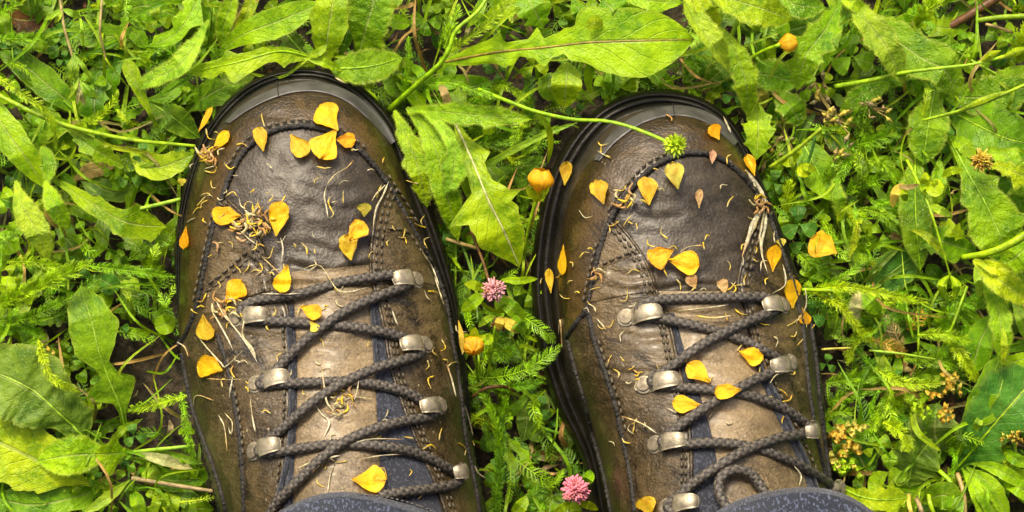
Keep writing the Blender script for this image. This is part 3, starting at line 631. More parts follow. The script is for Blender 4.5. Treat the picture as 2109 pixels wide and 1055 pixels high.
def leaf_px(shape, pts, Wd, zs, L=None, Rr=None, teeth=0, amp=.25, n=None, m=9, seed=None, **k):
    seed = random.uniform(0, 90) if seed is None else seed
    n = n or (76 if teeth or L else 42)
    if not (L or Rr or n < 30): Wd = Wd * .9
    c = spline(pts, n); t = np.linspace(0, 1, n); z = np.interp(t, np.linspace(0, 1, len(zs)), zs) / 1000
    k0, k1 = np.array(PROF[shape]).T; w = np.interp(t, k0, k1); w = np.convolve(np.pad(w, 1, mode='edge'), [.25, .5, .25], 'valid'); w[-1] = k1[-1] if k1[-1] else .004
    wl = w * Wd / 2; wr = wl.copy()
    if L: wl = np.interp(t, *np.array(L, float).T)
    if Rr: wr = np.interp(t, *np.array(Rr, float).T)
    if teeth:
        for i, ww in enumerate((wl, wr)):
            ph = (t * teeth + vnoise(t * 4, t * 0 + i, seed) * .35 + i * .4) % 1
            saw = np.where(ph < .25, ph / .25, (1 - ph) / .75) ** 1.3
            mod = .75 + .5 * hsh(np.floor(t * teeth + i * .4), np.full(n, float(i)), seed)
            ww *= 1 - amp * .6 + amp * 1.5 * saw * mod * (t < .93)
    for i, ww in enumerate((wl, wr)): ww *= 1 + .07 * vnoise(t * 11 + i * 5, t * 0, seed) + .045 * vnoise(t * 31 + i * 7, t * 0, seed + 1)
    wl = np.maximum(wl, .4); wr = np.maximum(wr, .4); wl[-1] = wr[-1] = .3
    kk = PX * (CAM_H - z) / (CAM_H - ZREF)
    return leaf_geo(W(c[:, 0], c[:, 1], z), wl * kk, wr * kk, m=m, seed=seed, **k)
def plant(name, label, cat, px, py, group=None): return thing(name, label, cat, W(px, py, 0.0), group)
def lf(p, shape, pts, Wd, zs, col='md', mat='leaf', rib=None, name='leaf', **k):
    if mat == 'leaf_hairy' and not k.get('teeth') and Wd > 30: k['teeth'] = 9; k['amp'] = .035
    V, F, uv = leaf_px(shape, pts, Wd, zs, **k); c = vary(COL[col])
    if mat == 'leaf_hairy' and Wd > 25:                 # fringe of short hairs along the margin
        m_ = k.get('m', 9); G = V.reshape(-1, m_, 3); nV = [V]; nF = list(F); nU = [uv]; g = len(V)
        for side, nb in ((0, 1), (m_ - 1, m_ - 2)):
            E = G[2:-2, side]; D_ = E - G[2:-2, nb]; D_ /= np.linalg.norm(D_, axis=1)[:, None] + 1e-9; T_ = np.gradient(E, axis=0); T_ /= np.linalg.norm(T_, axis=1)[:, None] + 1e-9
            for f_ in (0., .5):
                B = E[:-1] * (1 - f_) + E[1:] * f_; q = len(B); l_ = rng.uniform(.0006, .0013, (q, 1)); tip = B + D_[:-1] * l_ + T_[:-1] * l_ * rng.uniform(-.2, .7, (q, 1))
                nV.append(np.stack([B - T_[:-1] * .00011, B + T_[:-1] * .00011, tip], 1).reshape(-1, 3)); nF += [(g + 3 * i, g + 3 * i + 1, g + 3 * i + 2) for i in range(q)]; nU.append(np.tile([.5, .99], (3 * q, 1))); g += 3 * q
        V = np.vstack(nV); F = nF; uv = np.vstack(nU); hairy = True
    else: hairy = False
    o = mk(name, V, F, M[mat], p, uv=uv, tint=c)
    if rib:
        n = 40; m_ = k.get('m', 9); nn = (len(G) if hairy else len(V) // m_); P = V[:nn * m_].reshape(nn, m_, 3)[:, m_ // 2] + np.array([0, 0, .00015])
        V2, F2, u2 = tube(P, np.linspace(.00055, .00015, nn), 6); mk('midrib', V2, F2, M['stem'], o, uv=u2, tint=COL[rib])
    return o
def st(p, pts, r, zs, col='st', name='stem', knob=0.0):
    L = np.linalg.norm(np.diff(np.array(pts, float), axis=0), axis=1).sum(); n = max(8, int(L / 6)); c = spline(pts, n); t = np.linspace(0, 1, n)
    z = np.interp(t, np.linspace(0, 1, len(zs)), zs) / 1000; rr = np.interp(t, np.linspace(0, 1, len(r)), r) * PX if hasattr(r, '__len__') else np.full(n, r * PX); rr = rr * .82
    V, F, uv = tube(W(c[:, 0], c[:, 1], z), rr, 7, True, lambda i, th: 1 + .10 * np.sin(th * 3 + i * .1) + .05 * vnoise(i * .4, th, 2))
    return mk(name, V, F, M['stem'], p, uv=uv, tint=vary(COL[col], .08))
def frond_geo(mb, C, wpx, col, dens=4.2, bushy=1.0, airy=0.0, taper=.25, lead=.9, scale=PX):
    """feathery leaf: thin midrib with close pairs of toothed leaflets turned at many angles round it"""
    n0 = len(C); seg = np.r_[0, np.cumsum(np.linalg.norm(np.diff(C, axis=0), axis=1))]; L = seg[-1]
    k = max(6, int(L / (dens * scale))); q = np.linspace(0, L, k); P = np.stack([np.interp(q, seg, C[:, i]) for i in range(3)], -1)
    T = np.gradient(P, axis=0); T /= np.linalg.norm(T, axis=1)[:, None] + 1e-12
    S = np.stack([T[:, 1], -T[:, 0], 0 * T[:, 0]], -1); S /= np.linalg.norm(S, axis=1)[:, None] + 1e-9; U = np.cross(S, T)
    V, F, uv = tube(P, np.linspace(2.3, .8, k) * scale * (1 if airy == 0 else .8), 5); mb.add(V, F, uv, np.array(col) * np.array([1.25, 1.15, 1.3]))
    t = np.linspace(0, 1, k); ln = wpx * scale * .5 * np.clip(np.minimum((t + .12) / .3, (1.04 - t) / taper), .12, 1)
    nl = 2 if bushy > .6 else 1; I, sg, ly = [q_.ravel() for q_ in np.meshgrid(np.arange(k), [-1, 1], np.arange(nl), indexing='ij')]; q = len(I)
    c1 = lambda a_: a_[:, None]; Ti, Si, Ui, P0, ti = T[I], S[I], U[I], P[I], t[I]
    ang = rng.uniform(-.2, .9, q) * bushy + ly * .75 * bushy; d = Si * c1(sg * np.cos(ang)) + Ui * c1(np.sin(ang)); a = lead + rng.uniform(-.18, .18, q) - ti * .15
    d = d * c1(np.sin(a)) + Ti * c1(np.cos(a)); l = c1(ln[I] * rng.uniform(.78, 1.15, q) * np.where(ly == 0, 1, .8))
    nm = np.cross(d, Ti); nm /= np.linalg.norm(nm, axis=1)[:, None] + 1e-9; sd_ = np.cross(nm, d); w = np.maximum(l * .062, .9 * scale)
    p1_ = P0 + d * l * .55 + Ui * l * .04; VS = [P0 - sd_ * w * .6, P0 + sd_ * w * .6, p1_ - sd_ * w, p1_ + sd_ * w, P0 + d * l + Ti * l * .10 - Ui * l * .10]; fs = [(0, 1, 3, 2), (2, 3, 4)]
    for e, f_ in ((.30, 1), (.42, -1), (.54, 1), (.66, -1), (.80, 1)):
        b_ = P0 + d * l * e + Ui * l * .03; g = len(VS); fs.append((g, g + 1, g + 2))
        VS += [b_ - d * w * .8, b_ + d * w * .8, b_ + (d * .62 + sd_ * f_ * .78) * l * (.30 if airy else .24) + nm * l * c1(rng.uniform(-.10, .14, q))]
    m_ = len(VS); VV = np.stack(VS, 1).reshape(-1, 3); FF = [tuple(j * m_ + x for x in f) for j in range(q) for f in fs]
    mb.add(VV, FF, None, np.repeat(np.array(col)[None] * rng.uniform(.75, 1.3, (q, 1)), m_, axis=0))
def fr(p, pts, wpx, zs, col='fr', name='frond', **k):
    L = np.linalg.norm(np.diff(np.array(pts, float), axis=0), axis=1).sum(); n = max(10, int(L / 5)); c = spline(pts, n)
    z = np.interp(np.linspace(0, 1, n), np.linspace(0, 1, len(zs)), zs) / 1000; mb = MB(); frond_geo(mb, W(c[:, 0], c[:, 1], z), wpx, vary(COL[col], .1), **k)
    return mb.build(name, M['frond'], p)
def clover(x, y, r, z, col, label, rot=0, pale=False, n=3, group='small clovers in the meadow'):
    p = plant('clover', label, 'clover', x, y, group)
    for i in range(n):
        a = R(rot + i * 360 / n); d = (math.cos(a), math.sin(a))
        lf(p, 'ob', [(x + d[0] * 2, y + d[1] * 2), (x + d[0] * r, y + d[1] * r), (x + d[0] * r * 1.9, y + d[1] * r * 1.9)], r * 1.75, [z, z + 2, z + .5], col, 'leaf_smooth', fold=.12, name='leaflet', n=20, m=7)
    st(p, [(x, y), (x + random.uniform(-12, 12), y + random.uniform(8, 22))], 2.0, [z, 2], 'st', 'leaf_stalk')
    return p

# ---- top left corner
p = plant('plantain', 'broad smooth lance leaf pointing down at the left edge of the photo', 'plant', 20, 240)
lf(p, 'lance', [(-45,170),(10,265),(60,335),(92,388)], 72, [20,32,34,26], 'br', 'leaf_smooth', fold=.12, curl=.1)
p = plant('hawkbit', 'dark low lance leaves under the stalk with small bracts', 'plant', 170, 250)
lf(p, 'lance', [(188,245),(110,185),(50,135),(-10,105)], 70, [8,14,14,10], 'md', 'leaf_smooth')
lf(p, 'oval', [(295,90),(225,75),(125,70)], 60, [10,14,10], 'md', 'leaf_smooth')
lf(p, 'oval', [(120,190),(190,170),(230,120)], 58, [6,9,8], 'dk', 'leaf_smooth')
lf(p, 'round', [(150,320),(95,270),(60,225)], 96, [6,12,10], 'md', 'leaf_smooth')
p = plant('young_dock', 'small pair of oval leaves beside the thin upright frond', 'plant', 260, 60)
lf(p, 'oval', [(262,58),(285,75),(300,100)], 38, [16,20,18], 'br', 'leaf_smooth')
lf(p, 'oval', [(232,35),(300,12),(382,42)], 66, [10,16,12], 'md')
lf(p, 'oval', [(262,40),(300,45),(335,52)], 36, [18,20,18], 'br', 'leaf_smooth')
p = plant('flowering_stalk', 'nodding stalk with narrow bracts and a pale bud cluster in the top left corner', 'stalk', 128, 20)
st(p, [(122,-15),(132,55),(148,112),(160,160),(167,196)], [4.5,4,3,2], [44,46,44,40], 'tan')
for a, b_, w in (((127,18),(168,38),15), ((150,113),(132,168),13), ((152,113),(156,170),13), ((153,112),(186,162),11), ((165,165),(206,208),9), ((164,165),(178,215),8), ((163,160),(140,205),9), ((128,18),(90,42),13), ((128,20),(112,48),12)):
    lf(p, 'lance', [a, ((a[0]+b_[0])/2+2,(a[1]+b_[1])/2), b_], w, [45,47,42], 'pa', 'leaf_smooth', name='bract', n=14, m=5, fold=.3)
for i in range(9):
    x = 168 + random.uniform(-12, 12); lf(p, 'lance', [(165,172),(168*.5+x*.5,188),(x,214+random.uniform(-8,4))], 9, [42,45,40], 'whi', 'leaf_smooth', name='bud', n=12, m=5, fold=.5)
p = plant('dry_stalk', 'single thin brown dry stalk hanging from the top edge', 'stalk', 210, 10)
st(p, [(212,-20),(206,60),(212,95),(219,128)], [4,3.5,2.5], [36,38,30], 'tan')
p = plant('yarrow', 'bright feathery yarrow with curled tips at the left edge', 'yarrow', 40, 190, 'feathery yarrow plants')
fr(p, [(-20,150),(40,190),(90,225),(112,262),(116,310)], 34, [34,40,42,38,30], 'fy', bushy=1.1)
fr(p, [(150,262),(205,240),(232,212),(243,186)], 34, [26,34,38,38], 'fy', dens=3.6, bushy=1.2)
fr(p, [(-10,78),(50,80),(115,74)], 46, [20,24,18], 'fr', airy=1)
fr(p, [(0,30),(30,10),(50,-20)], 40, [20,24,22], 'fr')
p = plant('grass_stalk', 'long flat green stalk crossing the top left weeds towards the boot', 'stalk', 60, 225)
st(p, [(-15,190),(70,232),(150,262),(270,288),(402,301)], [6,6.5,6,5,4], [34,38,36,32,26], 'li')
lf(p, 'blade', [(130,258),(220,300),(330,318)], 13, [34,32,24], 'st', 'leaf_smooth', fold=.3)
lf(p, 'tooth' if 'tooth' in PROF else 'lance', [(140,268),(190,305),(255,342)], 42, [30,34,26], 'br', 'leaf', teeth=5, amp=.35, fold=.4)
p = plant('yarrow', 'thin upright yarrow frond in front of the oval leaves near the top edge', 'yarrow', 252, 50, 'feathery yarrow plants')
fr(p, [(264,-20),(258,30),(252,95)], 22, [28,30,24], 'fr', bushy=.5, dens=6)
p = plant('hawkbit', 'rosette with a blunt spoon leaf and a speckled yellowish leaf left of the boot toe', 'plant', 330, 290)
lf(p, 'spoon', [(338,292),(300,215),(278,165),(258,122)], 38, [14,26,30,30], 'br', 'leaf_smooth', fold=.2)
lf(p, 'lance', [(430,40),(400,95),(365,138),(300,170),(270,185)], 50, [30,42,42,34,26], 'pa', 'leaf_hairy', fold=.25, roll=-.3)
lf(p, 'dand', [(268,152),(320,95),(372,60),(415,-15)], 60, [14,26,30,28], 'br', 'leaf', teeth=4, amp=.5)
lf(p, 'lance', [(300,205),(350,238),(412,285)], 62, [10,16,12], 'md', 'leaf', rib='pa')
lf(p, 'oval', [(268,308),(320,345),(400,318)], 62, [20,28,24], 'li', 'leaf_smooth')
lf(p, 'lance', [(300,205),(340,200),(372,176),(405,190)], 38, [12,16,14,10], 'md')
lf(p, 'lance', [(330,135),(352,95),(375,55)], 40, [8,12,12], 'dk')
p = plant('withered_leaf', 'dull withered leaf with a pale tip lying between small clovers left of the boot', 'dead leaf', 180, 365)
lf(p, 'lance', [(150,372),(190,350),(240,340)], 40, [10,14,10], 'tan', 'leaf_smooth', fold=.3, curl=.3)
lf(p, 'lance', [(165,360),(200,385),(245,378)], 26, [9,12,8], 'pa', 'leaf_smooth', fold=.3)
p = plant('fallen_leaf', 'brown jagged dead leaf under the stalk in the top left corner', 'dead leaf', 60, 40)
lf(p, 'oval', [(10,35),(60,42),(120,30)], 60, [8,12,9], 'br2', 'leaf_smooth', teeth=6, amp=.4, fold=.2)
clover(262, 268, 12, 14, 'md', 'dark three leaflet clover under the long flat stalk at upper left', 20)
clover(236, 356, 12, 14, 'md', 'small clover beside the withered leaf left of the boot', 60)
clover(102, 96, 14, 12, 'md', 'little clover among the dark leaves near the top left stalk', 60)

# ---- left side
p = plant('hawkbit', 'pale hairy leaves drooping over the yarrow at the left edge', 'plant', 60, 380)
lf(p, 'lance', [(32,372),(45,420),(75,475),(102,538)], 62, [30,40,40,30], 'pa', 'leaf_hairy', fold=.2, curl=.2)
lf(p, 'lance', [(92,372),(112,420),(141,474)], 44, [32,40,32], 'li', 'leaf_hairy', fold=.2)
lf(p, 'lance', [(95,380),(100,340),(85,300)], 34, [30,30,26], 'br', 'leaf_hairy')
p = plant('hawkbit', 'smooth lance leaf with a notched edge pointing right to the boot side', 'plant', 140, 395)
lf(p, 'dand', [(108,368),(175,410),(260,458),(345,468)], 78, [22,32,32,22], 'br', 'leaf_smooth', teeth=3, amp=.28, fold=.12)
lf(p, 'lance', [(115,470),(150,510),(160,560)], 50, [10,12,8], 'dk', 'leaf_smooth')
p = plant('broken_stalk', 'short pale broken stem touching the left boot', 'stalk', 310, 425)
st(p, [(252,438),(310,425),(372,410)], [4.5,5,5], [28,30,32], 'pa')
p = plant('yarrow', 'bushy yellow green yarrow spray at the middle of the left edge', 'yarrow', 100, 580, 'feathery yarrow plants')
fr(p, [(-20,632),(40,608),(110,575),(188,538)], 60, [26,40,44,38], 'fy', bushy=1.2, dens=3.4)
fr(p, [(15,540),(70,540),(120,552),(150,565)], 40, [28,36,34,28], 'fy', bushy=1.1)
fr(p, [(180,548),(245,556),(300,562),(360,570)], 38, [26,32,30,24], 'fr', bushy=.7, dens=5)
fr(p, [(-10,662),(60,655),(150,610)], 44, [18,26,24], 'fr', bushy=.9)
fr(p, [(240,616),(285,632),(325,655)], 40, [14,18,14], 'fd', bushy=.4, dens=7, airy=1)
fr(p, [(238,682),(275,688),(318,702)], 38, [12,14,12], 'fr', bushy=.4, dens=7, airy=1)
fr(p, [(262,535),(310,505),(352,490)], 46, [14,18,18], 'fr', bushy=.5, dens=6, airy=1)
fr(p, [(0,690),(40,672),(90,690)], 44, [14,20,16], 'fr', bushy=.8)
p = plant('yarrow', 'curled bright yarrow tip hanging over the large puckered leaf', 'yarrow', 90, 740, 'feathery yarrow plants')
fr(p, [(78,700),(92,745),(110,782),(165,808)], 34, [34,42,44,38], 'fy', bushy=1.0, dens=4)
fr(p, [(-10,712),(40,718),(88,690)], 30, [24,30,28], 'fr', bushy=1.0)
p = plant('moneywort', 'round smooth coin shaped leaves at the left edge beside the yarrow spray', 'plant', 20, 490)
for x, y, r, a in ((16,500,26,60),(32,474,20,-50),(14,588,20,100),(10,620,15,200)):
    lf(p, 'round', [(x-r*math.cos(R(a)),y-r*math.sin(R(a))),(x,y),(x+r*math.cos(R(a)),y+r*math.sin(R(a)))], r*1.9, [18,22,20], 'br', 'leaf_smooth', n=20)
p = plant('moneywort', 'pale scalloped round leaf between two yarrow fronds left of the boot', 'plant', 250, 588)
for x, y, r, a, c in ((225,585,24,30,'bl'),(268,590,22,80,'pa'),(340,668,22,160,'md'),(270,608,24,10,'dl')):
    lf(p, 'round', [(x-r*math.cos(R(a)),y-r*math.sin(R(a))),(x,y),(x+r*math.cos(R(a)),y+r*math.sin(R(a)))], r*1.9, [12,16,14], c, 'leaf_smooth', n=20)
p = plant('sow_thistle', 'tall lobed leaf standing on a long stalk above the bare soil left of the boot', 'plant', 258, 915)
lf(p, 'dand', [(262,918),(250,845),(228,790),(206,730),(188,660),(165,588)], 120, [6,18,26,32,34,28], 'md', 'leaf',
   L=[(0,5),(.2,7),(.27,14),(.34,62),(.39,48),(.43,14),(.5,18),(.6,46),(.75,54),(.88,38),(.96,18),(1,1)], Rr=[(0,5),(.2,8),(.28,30),(.36,52),(.40,50),(.44,22),(.52,14),(.62,40),(.75,52),(.88,36),(.96,16),(1,1)], rib='pa', fold=.12, m=13)
# ---- bottom left
p = plant('sow_thistle', 'large puckered pale green leaf at the lower left edge', 'plant', 170, 895)
lf(p, 'oval', [(178,905),(120,850),(60,800),(-40,755)], 150, [24,34,36,30], 'dl', 'leaf', rib='pa', L=[(0,8),(.1,22),(.22,30),(.3,52),(.5,78),(.75,80),(.9,50),(1,2)], Rr=[(0,8),(.08,40),(.14,58),(.2,46),(.3,62),(.5,80),(.75,82),(.9,60),(1,2)], fold=.05, ripple=.10, m=15)
lf(p, 'oval', [(235,1005),(150,985),(70,945),(-60,885)], 150, [16,26,28,26], 'ye', 'leaf', L=[(0,5),(.2,8),(.3,20),(.42,60),(.6,74),(.85,70),(1,4)], Rr=[(0,5),(.2,8),(.28,34),(.4,46),(.6,68),(.85,70),(1,4)], fold=.08, m=13)
p = plant('hawkbit', 'rosette whose speckled oval leaf points left below the big puckered leaf', 'plant', 270, 930)
lf(p, 'oval', [(272,930),(225,935),(150,938),(76,950)], 84, [14,30,36,30], 'li', 'leaf_hairy', L=[(0,4),(.1,7),(.22,42),(.27,40),(.33,16),(.5,38),(.75,36),(.9,22),(1,1)], Rr=[(0,4),(.1,10),(.18,34),(.22,36),(.27,22),(.34,18),(.5,40),(.75,38),(.9,22),(1,1)], fold=.1, m=13)
lf(p, 'lance', [(230,1000),(140,1028),(60,1040),(-30,1020)], 90, [12,22,24,20], 'md', 'leaf', teeth=5, amp=.5)
lf(p, 'lance', [(268,988),(215,1030),(170,1060)], 26, [16,24,24], 'pa', 'leaf_smooth', fold=.3)
st(p, [(268,932),(330,925),(402,918)], [5,5,4], [18,24,26], 'pa', 'leaf_stalk')
st(p, [(272,985),(350,998),(440,1012)], [6,6,5], [16,22,24], 'pk', 'leaf_stalk')
lf(p, 'lance', [(278,934),(330,945),(398,966)], 28, [20,28,22], 'whi', 'leaf_smooth', fold=.3)
lf(p, 'lance', [(290,936),(350,940),(420,955)], 26, [18,22,20], 'pa', 'leaf_smooth', fold=.3)
lf(p, 'lance', [(258,966),(300,985),(350,1010)], 22, [10,12,8], 'tan', 'leaf_smooth', fold=.3)
p = plant('sorrel', 'low oval pale green leaves in the corner below the left boot', 'plant', 340, 1030)
for pts, w, c in (([(300,975),(360,990),(430,985)],52,'md'),([(290,960),(310,975),(330,995)],40,'pa'),([(340,1065),(350,1035),(362,1005)],48,'li'),([(270,1010),(285,1040),(290,1070)],34,'br'),([(420,1060),(390,1030),(345,1020)],44,'dl'),([(330,1005),(322,1035),(312,1068)],24,'ye'),([(440,1050),(405,1048),(370,1062)],40,'md'),([(350,950),(400,968),(428,985)],44,'br')):
    lf(p, 'oval', pts, w, [12,18,14], c, 'leaf_smooth')
p = plant('yarrow', 'bent yarrow shoot leaning on the bare soil against the left boot', 'yarrow', 380, 850, 'feathery yarrow plants')
fr(p, [(388,815),(340,828),(300,838),(262,845)], 36, [28,28,24,18], 'fy', bushy=.8, dens=5)
fr(p, [(372,808),(380,850),(388,900),(402,960)], 30, [24,30,30,24], 'fr', bushy=1.1, dens=4)
fr(p, [(370,1035),(410,1030),(448,1022)], 20, [22,24,24], 'fy', bushy=.6, dens=6)
p = plant('withered_flower', 'dry orange flower scraps beside the bright curled yarrow tip', 'dead flower', 75, 745)
for i in range(16):
    x, y = 75 + random.uniform(-34, 42), 745 + random.uniform(-20, 20); a = random.uniform(0, 6.28)
    lf(p, 'lance', [(x, y), (x + 8 * math.cos(a), y + 8 * math.sin(a)), (x + 17 * math.cos(a), y + 17 * math.sin(a))], 8, [18,21,18], random.choice(['or_', 'tan', 'cream']), 'dry', name='floret', n=8, m=4, fold=.3)
p = plant('moneywort', 'two tiny coin leaves on the dark soil under the curled yarrow tip', 'plant', 130, 770)
for x, y, r in ((132,770,13),(122,748,20),(195,832,14),(168,838,13)):
    lf(p, 'round', [(x-r,y+r*.3),(x,y),(x+r,y-r*.3)], r*2, [10,13,12], 'br', 'leaf_smooth', n=18)

# ---- above the left boot
p = plant('hawkbit', 'rosette of broad lance leaves spreading along the top edge above the left boot toe', 'plant', 460, 100)
lf(p, 'lance', [(448,112),(500,72),(570,45),(668,5)], 74, [18,34,38,34], 'br', 'leaf', fold=.15)
lf(p, 'lance', [(455,100),(462,50),(485,-20)], 40, [18,26,28], 'li', 'leaf_hairy', fold=.3)
lf(p, 'lance', [(475,75),(505,35),(525,-20)], 28, [24,34,34], 'ye', 'leaf_hairy', fold=.35)
lf(p, 'lance', [(432,100),(438,50),(442,-15)], 34, [10,18,18], 'md', 'leaf_smooth', rib='pa')
lf(p, 'dand', [(402,130),(420,60),(400,-20)], 52, [10,20,22], 'md', 'leaf')
p = plant('hawkbit', 'deeply toothed leaf lying flat along the upper rim of the left boot', 'plant', 630, 120)
lf(p, 'dand', [(640,118),(575,106),(490,128),(385,150)], 70, [34,42,42,32], 'br', 'leaf', L=[(0,4),(.15,22),(.22,34),(.3,20),(.45,22),(.6,34),(.66,40),(.7,14),(.8,22),(.9,14),(1,1)], Rr=[(0,4),(.1,6),(.25,10),(.4,14),(.58,16),(.66,30),(.7,16),(.85,14),(1,1)], rib='li', fold=.1, m=11)
lf(p, 'dand', [(632,118),(598,80),(565,40)], 70, [26,28,20], 'dl', 'leaf', rib='pa', teeth=3, amp=.45)
lf(p, 'lance', [(626,120),(665,128),(706,146)], 22, [40,42,36], 'ye', 'leaf', fold=.3)
lf(p, 'oval', [(636,118),(660,105),(672,92)], 20, [42,44,42], 'ye', 'leaf_smooth')
lf(p, 'oval', [(452,165),(485,160),(525,158)], 34, [18,22,16], 'dl', 'leaf_smooth')
lf(p, 'lance', [(380,230),(440,190),(500,160)], 70, [8,14,12], 'md', 'leaf')
p = plant('hawkbit', 'two broad upright hairy leaves above the left boot, reaching the top edge', 'plant', 690, 120)
lf(p, 'lance', [(672,138),(672,95),(680,40),(694,-45)], 92, [24,34,38,36], 'br', 'leaf', fold=.08, m=11)
lf(p, 'lance', [(738,112),(750,70),(765,20),(782,-60)], 100, [24,36,40,38], 'md', 'leaf_hairy', Rr=[(0,6),(.08,24),(.14,70),(.2,48),(.3,44),(.6,48),(1,8)], fold=.1, m=11)
lf(p, 'lance', [(700,120),(715,70),(722,20)], 34, [14,18,18], 'dk', 'leaf')
p = plant('plantain', 'broad oval textured leaf with a pale midrib touching the left boot toe', 'plant', 690, 142)
lf(p, 'oval', [(680,141),(735,140),(780,133),(828,118)], 76, [34,38,36,30], 'md', 'leaf_hairy', rib='pa', fold=.12, m=11)
lf(p, 'lance', [(800,130),(812,165),(838,205)], 60, [8,12,10], 'md', 'leaf')
p = plant('moneywort', 'smooth oval leaf beside the dark clover near the top edge', 'plant', 815, 45)
lf(p, 'oval', [(793,38),(818,46),(845,50)], 34, [22,26,22], 'br', 'leaf_smooth')
lf(p, 'oval', [(790,12),(810,0),(830,-14)], 40, [22,24,22], 'li', 'leaf_smooth')
clover(878, 42, 17, 16, 'md', 'dark clover on bare soil near the top edge between the boots', 100, n=4)
clover(908, 30, 12, 14, 'md', 'tiny clover right of the darker clover near the top edge', 20)

# ---- between the boots, upper part
p = plant('buttercup_stalk', 'long arching stalk carrying a spiky green seed head across the right boot toe', 'stalk', 810, 220)
st(p, [(802,226),(850,182),(905,132),(925,100),(940,62),(985,22),(1015,-25)], [8,7,6.5,6,5.5,5,5], [22,36,48,54,56,56,54], 'li', 'stem')
fr(p, [(905,125),(960,82),(1010,45),(1068,-20)], 34, [44,50,50,46], 'fy', bushy=1.0, dens=4)
fr(p, [(915,100),(930,60),(945,10)], 34, [44,48,44], 'fr', bushy=1.0, dens=4)
fr(p, [(905,95),(920,55),(930,30)], 26, [40,44,44], 'fr', bushy=1.0, dens=5)
fr(p, [(868,172),(930,172),(985,190),(1040,206)], 24, [40,50,54,56], 'fr', bushy=.8, dens=5)
lf(p, 'lance', [(960,60),(985,25),(1000,-15)], 26, [40,44,42], 'br', 'leaf_smooth')
st(p, [(985,184),(1050,210),(1105,230),(1180,246),(1250,250),(1310,266),(1385,297)], [4.5,5,5,5,4.5,4.5,4], [50,60,66,72,78,82,84], 'li', 'flower_stalk')
lf(p, 'blade', [(1105,232),(1128,262),(1134,300),(1128,338)], 15, [62,56,44,34], 'br', 'leaf_smooth', fold=.3)
bur = MB(); bc = W(1391, 299, .0865); g = math.pi * (3 - 5 ** .5)
th = np.linspace(0, 6.283, 12, endpoint=False); ph = np.linspace(-1.5, 1.5, 7)
V = [bc + .0026 * np.array([math.cos(a) * math.cos(q), math.sin(a) * math.cos(q), math.sin(q)]) for q in ph for a in th]; bur.add(V, grid_faces(7, 12, True), None, (.17, .25, .012))
for i in range(46):
    zz = 1 - 2 * (i + .5) / 46; rr = math.sqrt(1 - zz * zz); d = np.array([rr * math.cos(g * i), rr * math.sin(g * i), zz]); s_ = np.cross(d, [0.1, .2, 1]); s_ /= np.linalg.norm(s_); u_ = np.cross(d, s_)
    l = random.uniform(.0046, .0062); w_ = .0015
    bur.add([bc + d * .0018 + s_ * w_, bc + d * .0018 - s_ * w_ * .5 + u_ * w_ * .86, bc + d * .0018 - s_ * w_ * .5 - u_ * w_ * .86, bc + d * l], [(0, 1, 3), (1, 2, 3), (2, 0, 3)], None, np.array((.42, .58, .015)) * random.uniform(.8, 1.25))
bur.build('seed_head', M['frond'], p, smooth=False)
p = plant('yarrow', 'small upright yarrow tip right above the gap between the boots', 'yarrow', 840, 150, 'feathery yarrow plants')
fr(p, [(828,200),(838,160),(842,120),(841,75)], 28, [24,34,40,42], 'fr', bushy=.9, dens=4.5)
fr(p, [(1092,250),(1090,200),(1088,150)], 40, [20,26,26], 'fd', bushy=1.0)
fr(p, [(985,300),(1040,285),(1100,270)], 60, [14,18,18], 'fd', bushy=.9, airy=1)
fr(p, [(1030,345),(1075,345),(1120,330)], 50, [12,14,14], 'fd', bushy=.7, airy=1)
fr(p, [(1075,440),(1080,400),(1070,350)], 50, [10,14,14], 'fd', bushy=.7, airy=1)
p = plant('hawkbit', 'cluster of hairy pale leaves hanging down into the gap beside the left boot', 'plant', 850, 225)
lf(p, 'lance', [(812,228),(845,300),(865,360),(880,432)], 54, [30,38,38,28], 'li', 'leaf_hairy', teeth=4, amp=.3, fold=.15)
lf(p, 'lance', [(838,222),(890,290),(918,390),(944,498)], 66, [30,40,38,24], 'br', 'leaf_hairy', fold=.12)
lf(p, 'dand', [(855,225),(905,255),(935,310),(930,370),(915,400)], 52, [34,44,46,44,40], 'pa', 'leaf_hairy', fold=.35, teeth=3, amp=.3)
lf(p, 'lance', [(838,225),(930,232),(1010,240),(1096,246)], 50, [34,44,46,42], 'br', 'leaf_hairy', fold=.25, teeth=3, amp=.2)
lf(p, 'lance', [(905,370),(950,360),(985,440)], 30, [30,30,24], 'pa', 'leaf_smooth', fold=.4)
p = plant('sow_thistle', 'light green toothed leaf with a white midrib pointing down between the boots', 'plant', 960, 270)
lf(p, 'dand', [(938,255),(972,330),(1005,410),(1040,480),(1070,550)], 130, [26,36,40,38,28], 'li', 'leaf_smooth',
   L=[(0,4),(.15,20),(.25,40),(.3,20),(.42,24),(.52,52),(.56,74),(.6,42),(.66,48),(.8,40),(.92,18),(1,1)], Rr=[(0,4),(.15,16),(.28,48),(.33,22),(.45,26),(.52,66),(.57,92),(.61,60),(.7,56),(.78,60),(.84,44),(.93,18),(1,1)], rib='whi', fold=.08, m=13)
lf(p, 'lance', [(920,270),(940,215),(925,175)], 60, [10,14,10], 'md', 'leaf')
p = plant('dry_stalk', 'pinkish dry leaf base sticking up beside the arching stalk', 'stalk', 915, 190)
lf(p, 'blade', [(925,222),(918,198),(905,168)], 22, [26,30,26], 'pk', 'leaf_smooth', fold=.3)
p = plant('dandelion', 'very large flat dandelion leaf with a reddish midrib and ragged holes at the top centre', 'plant', 920, 125)
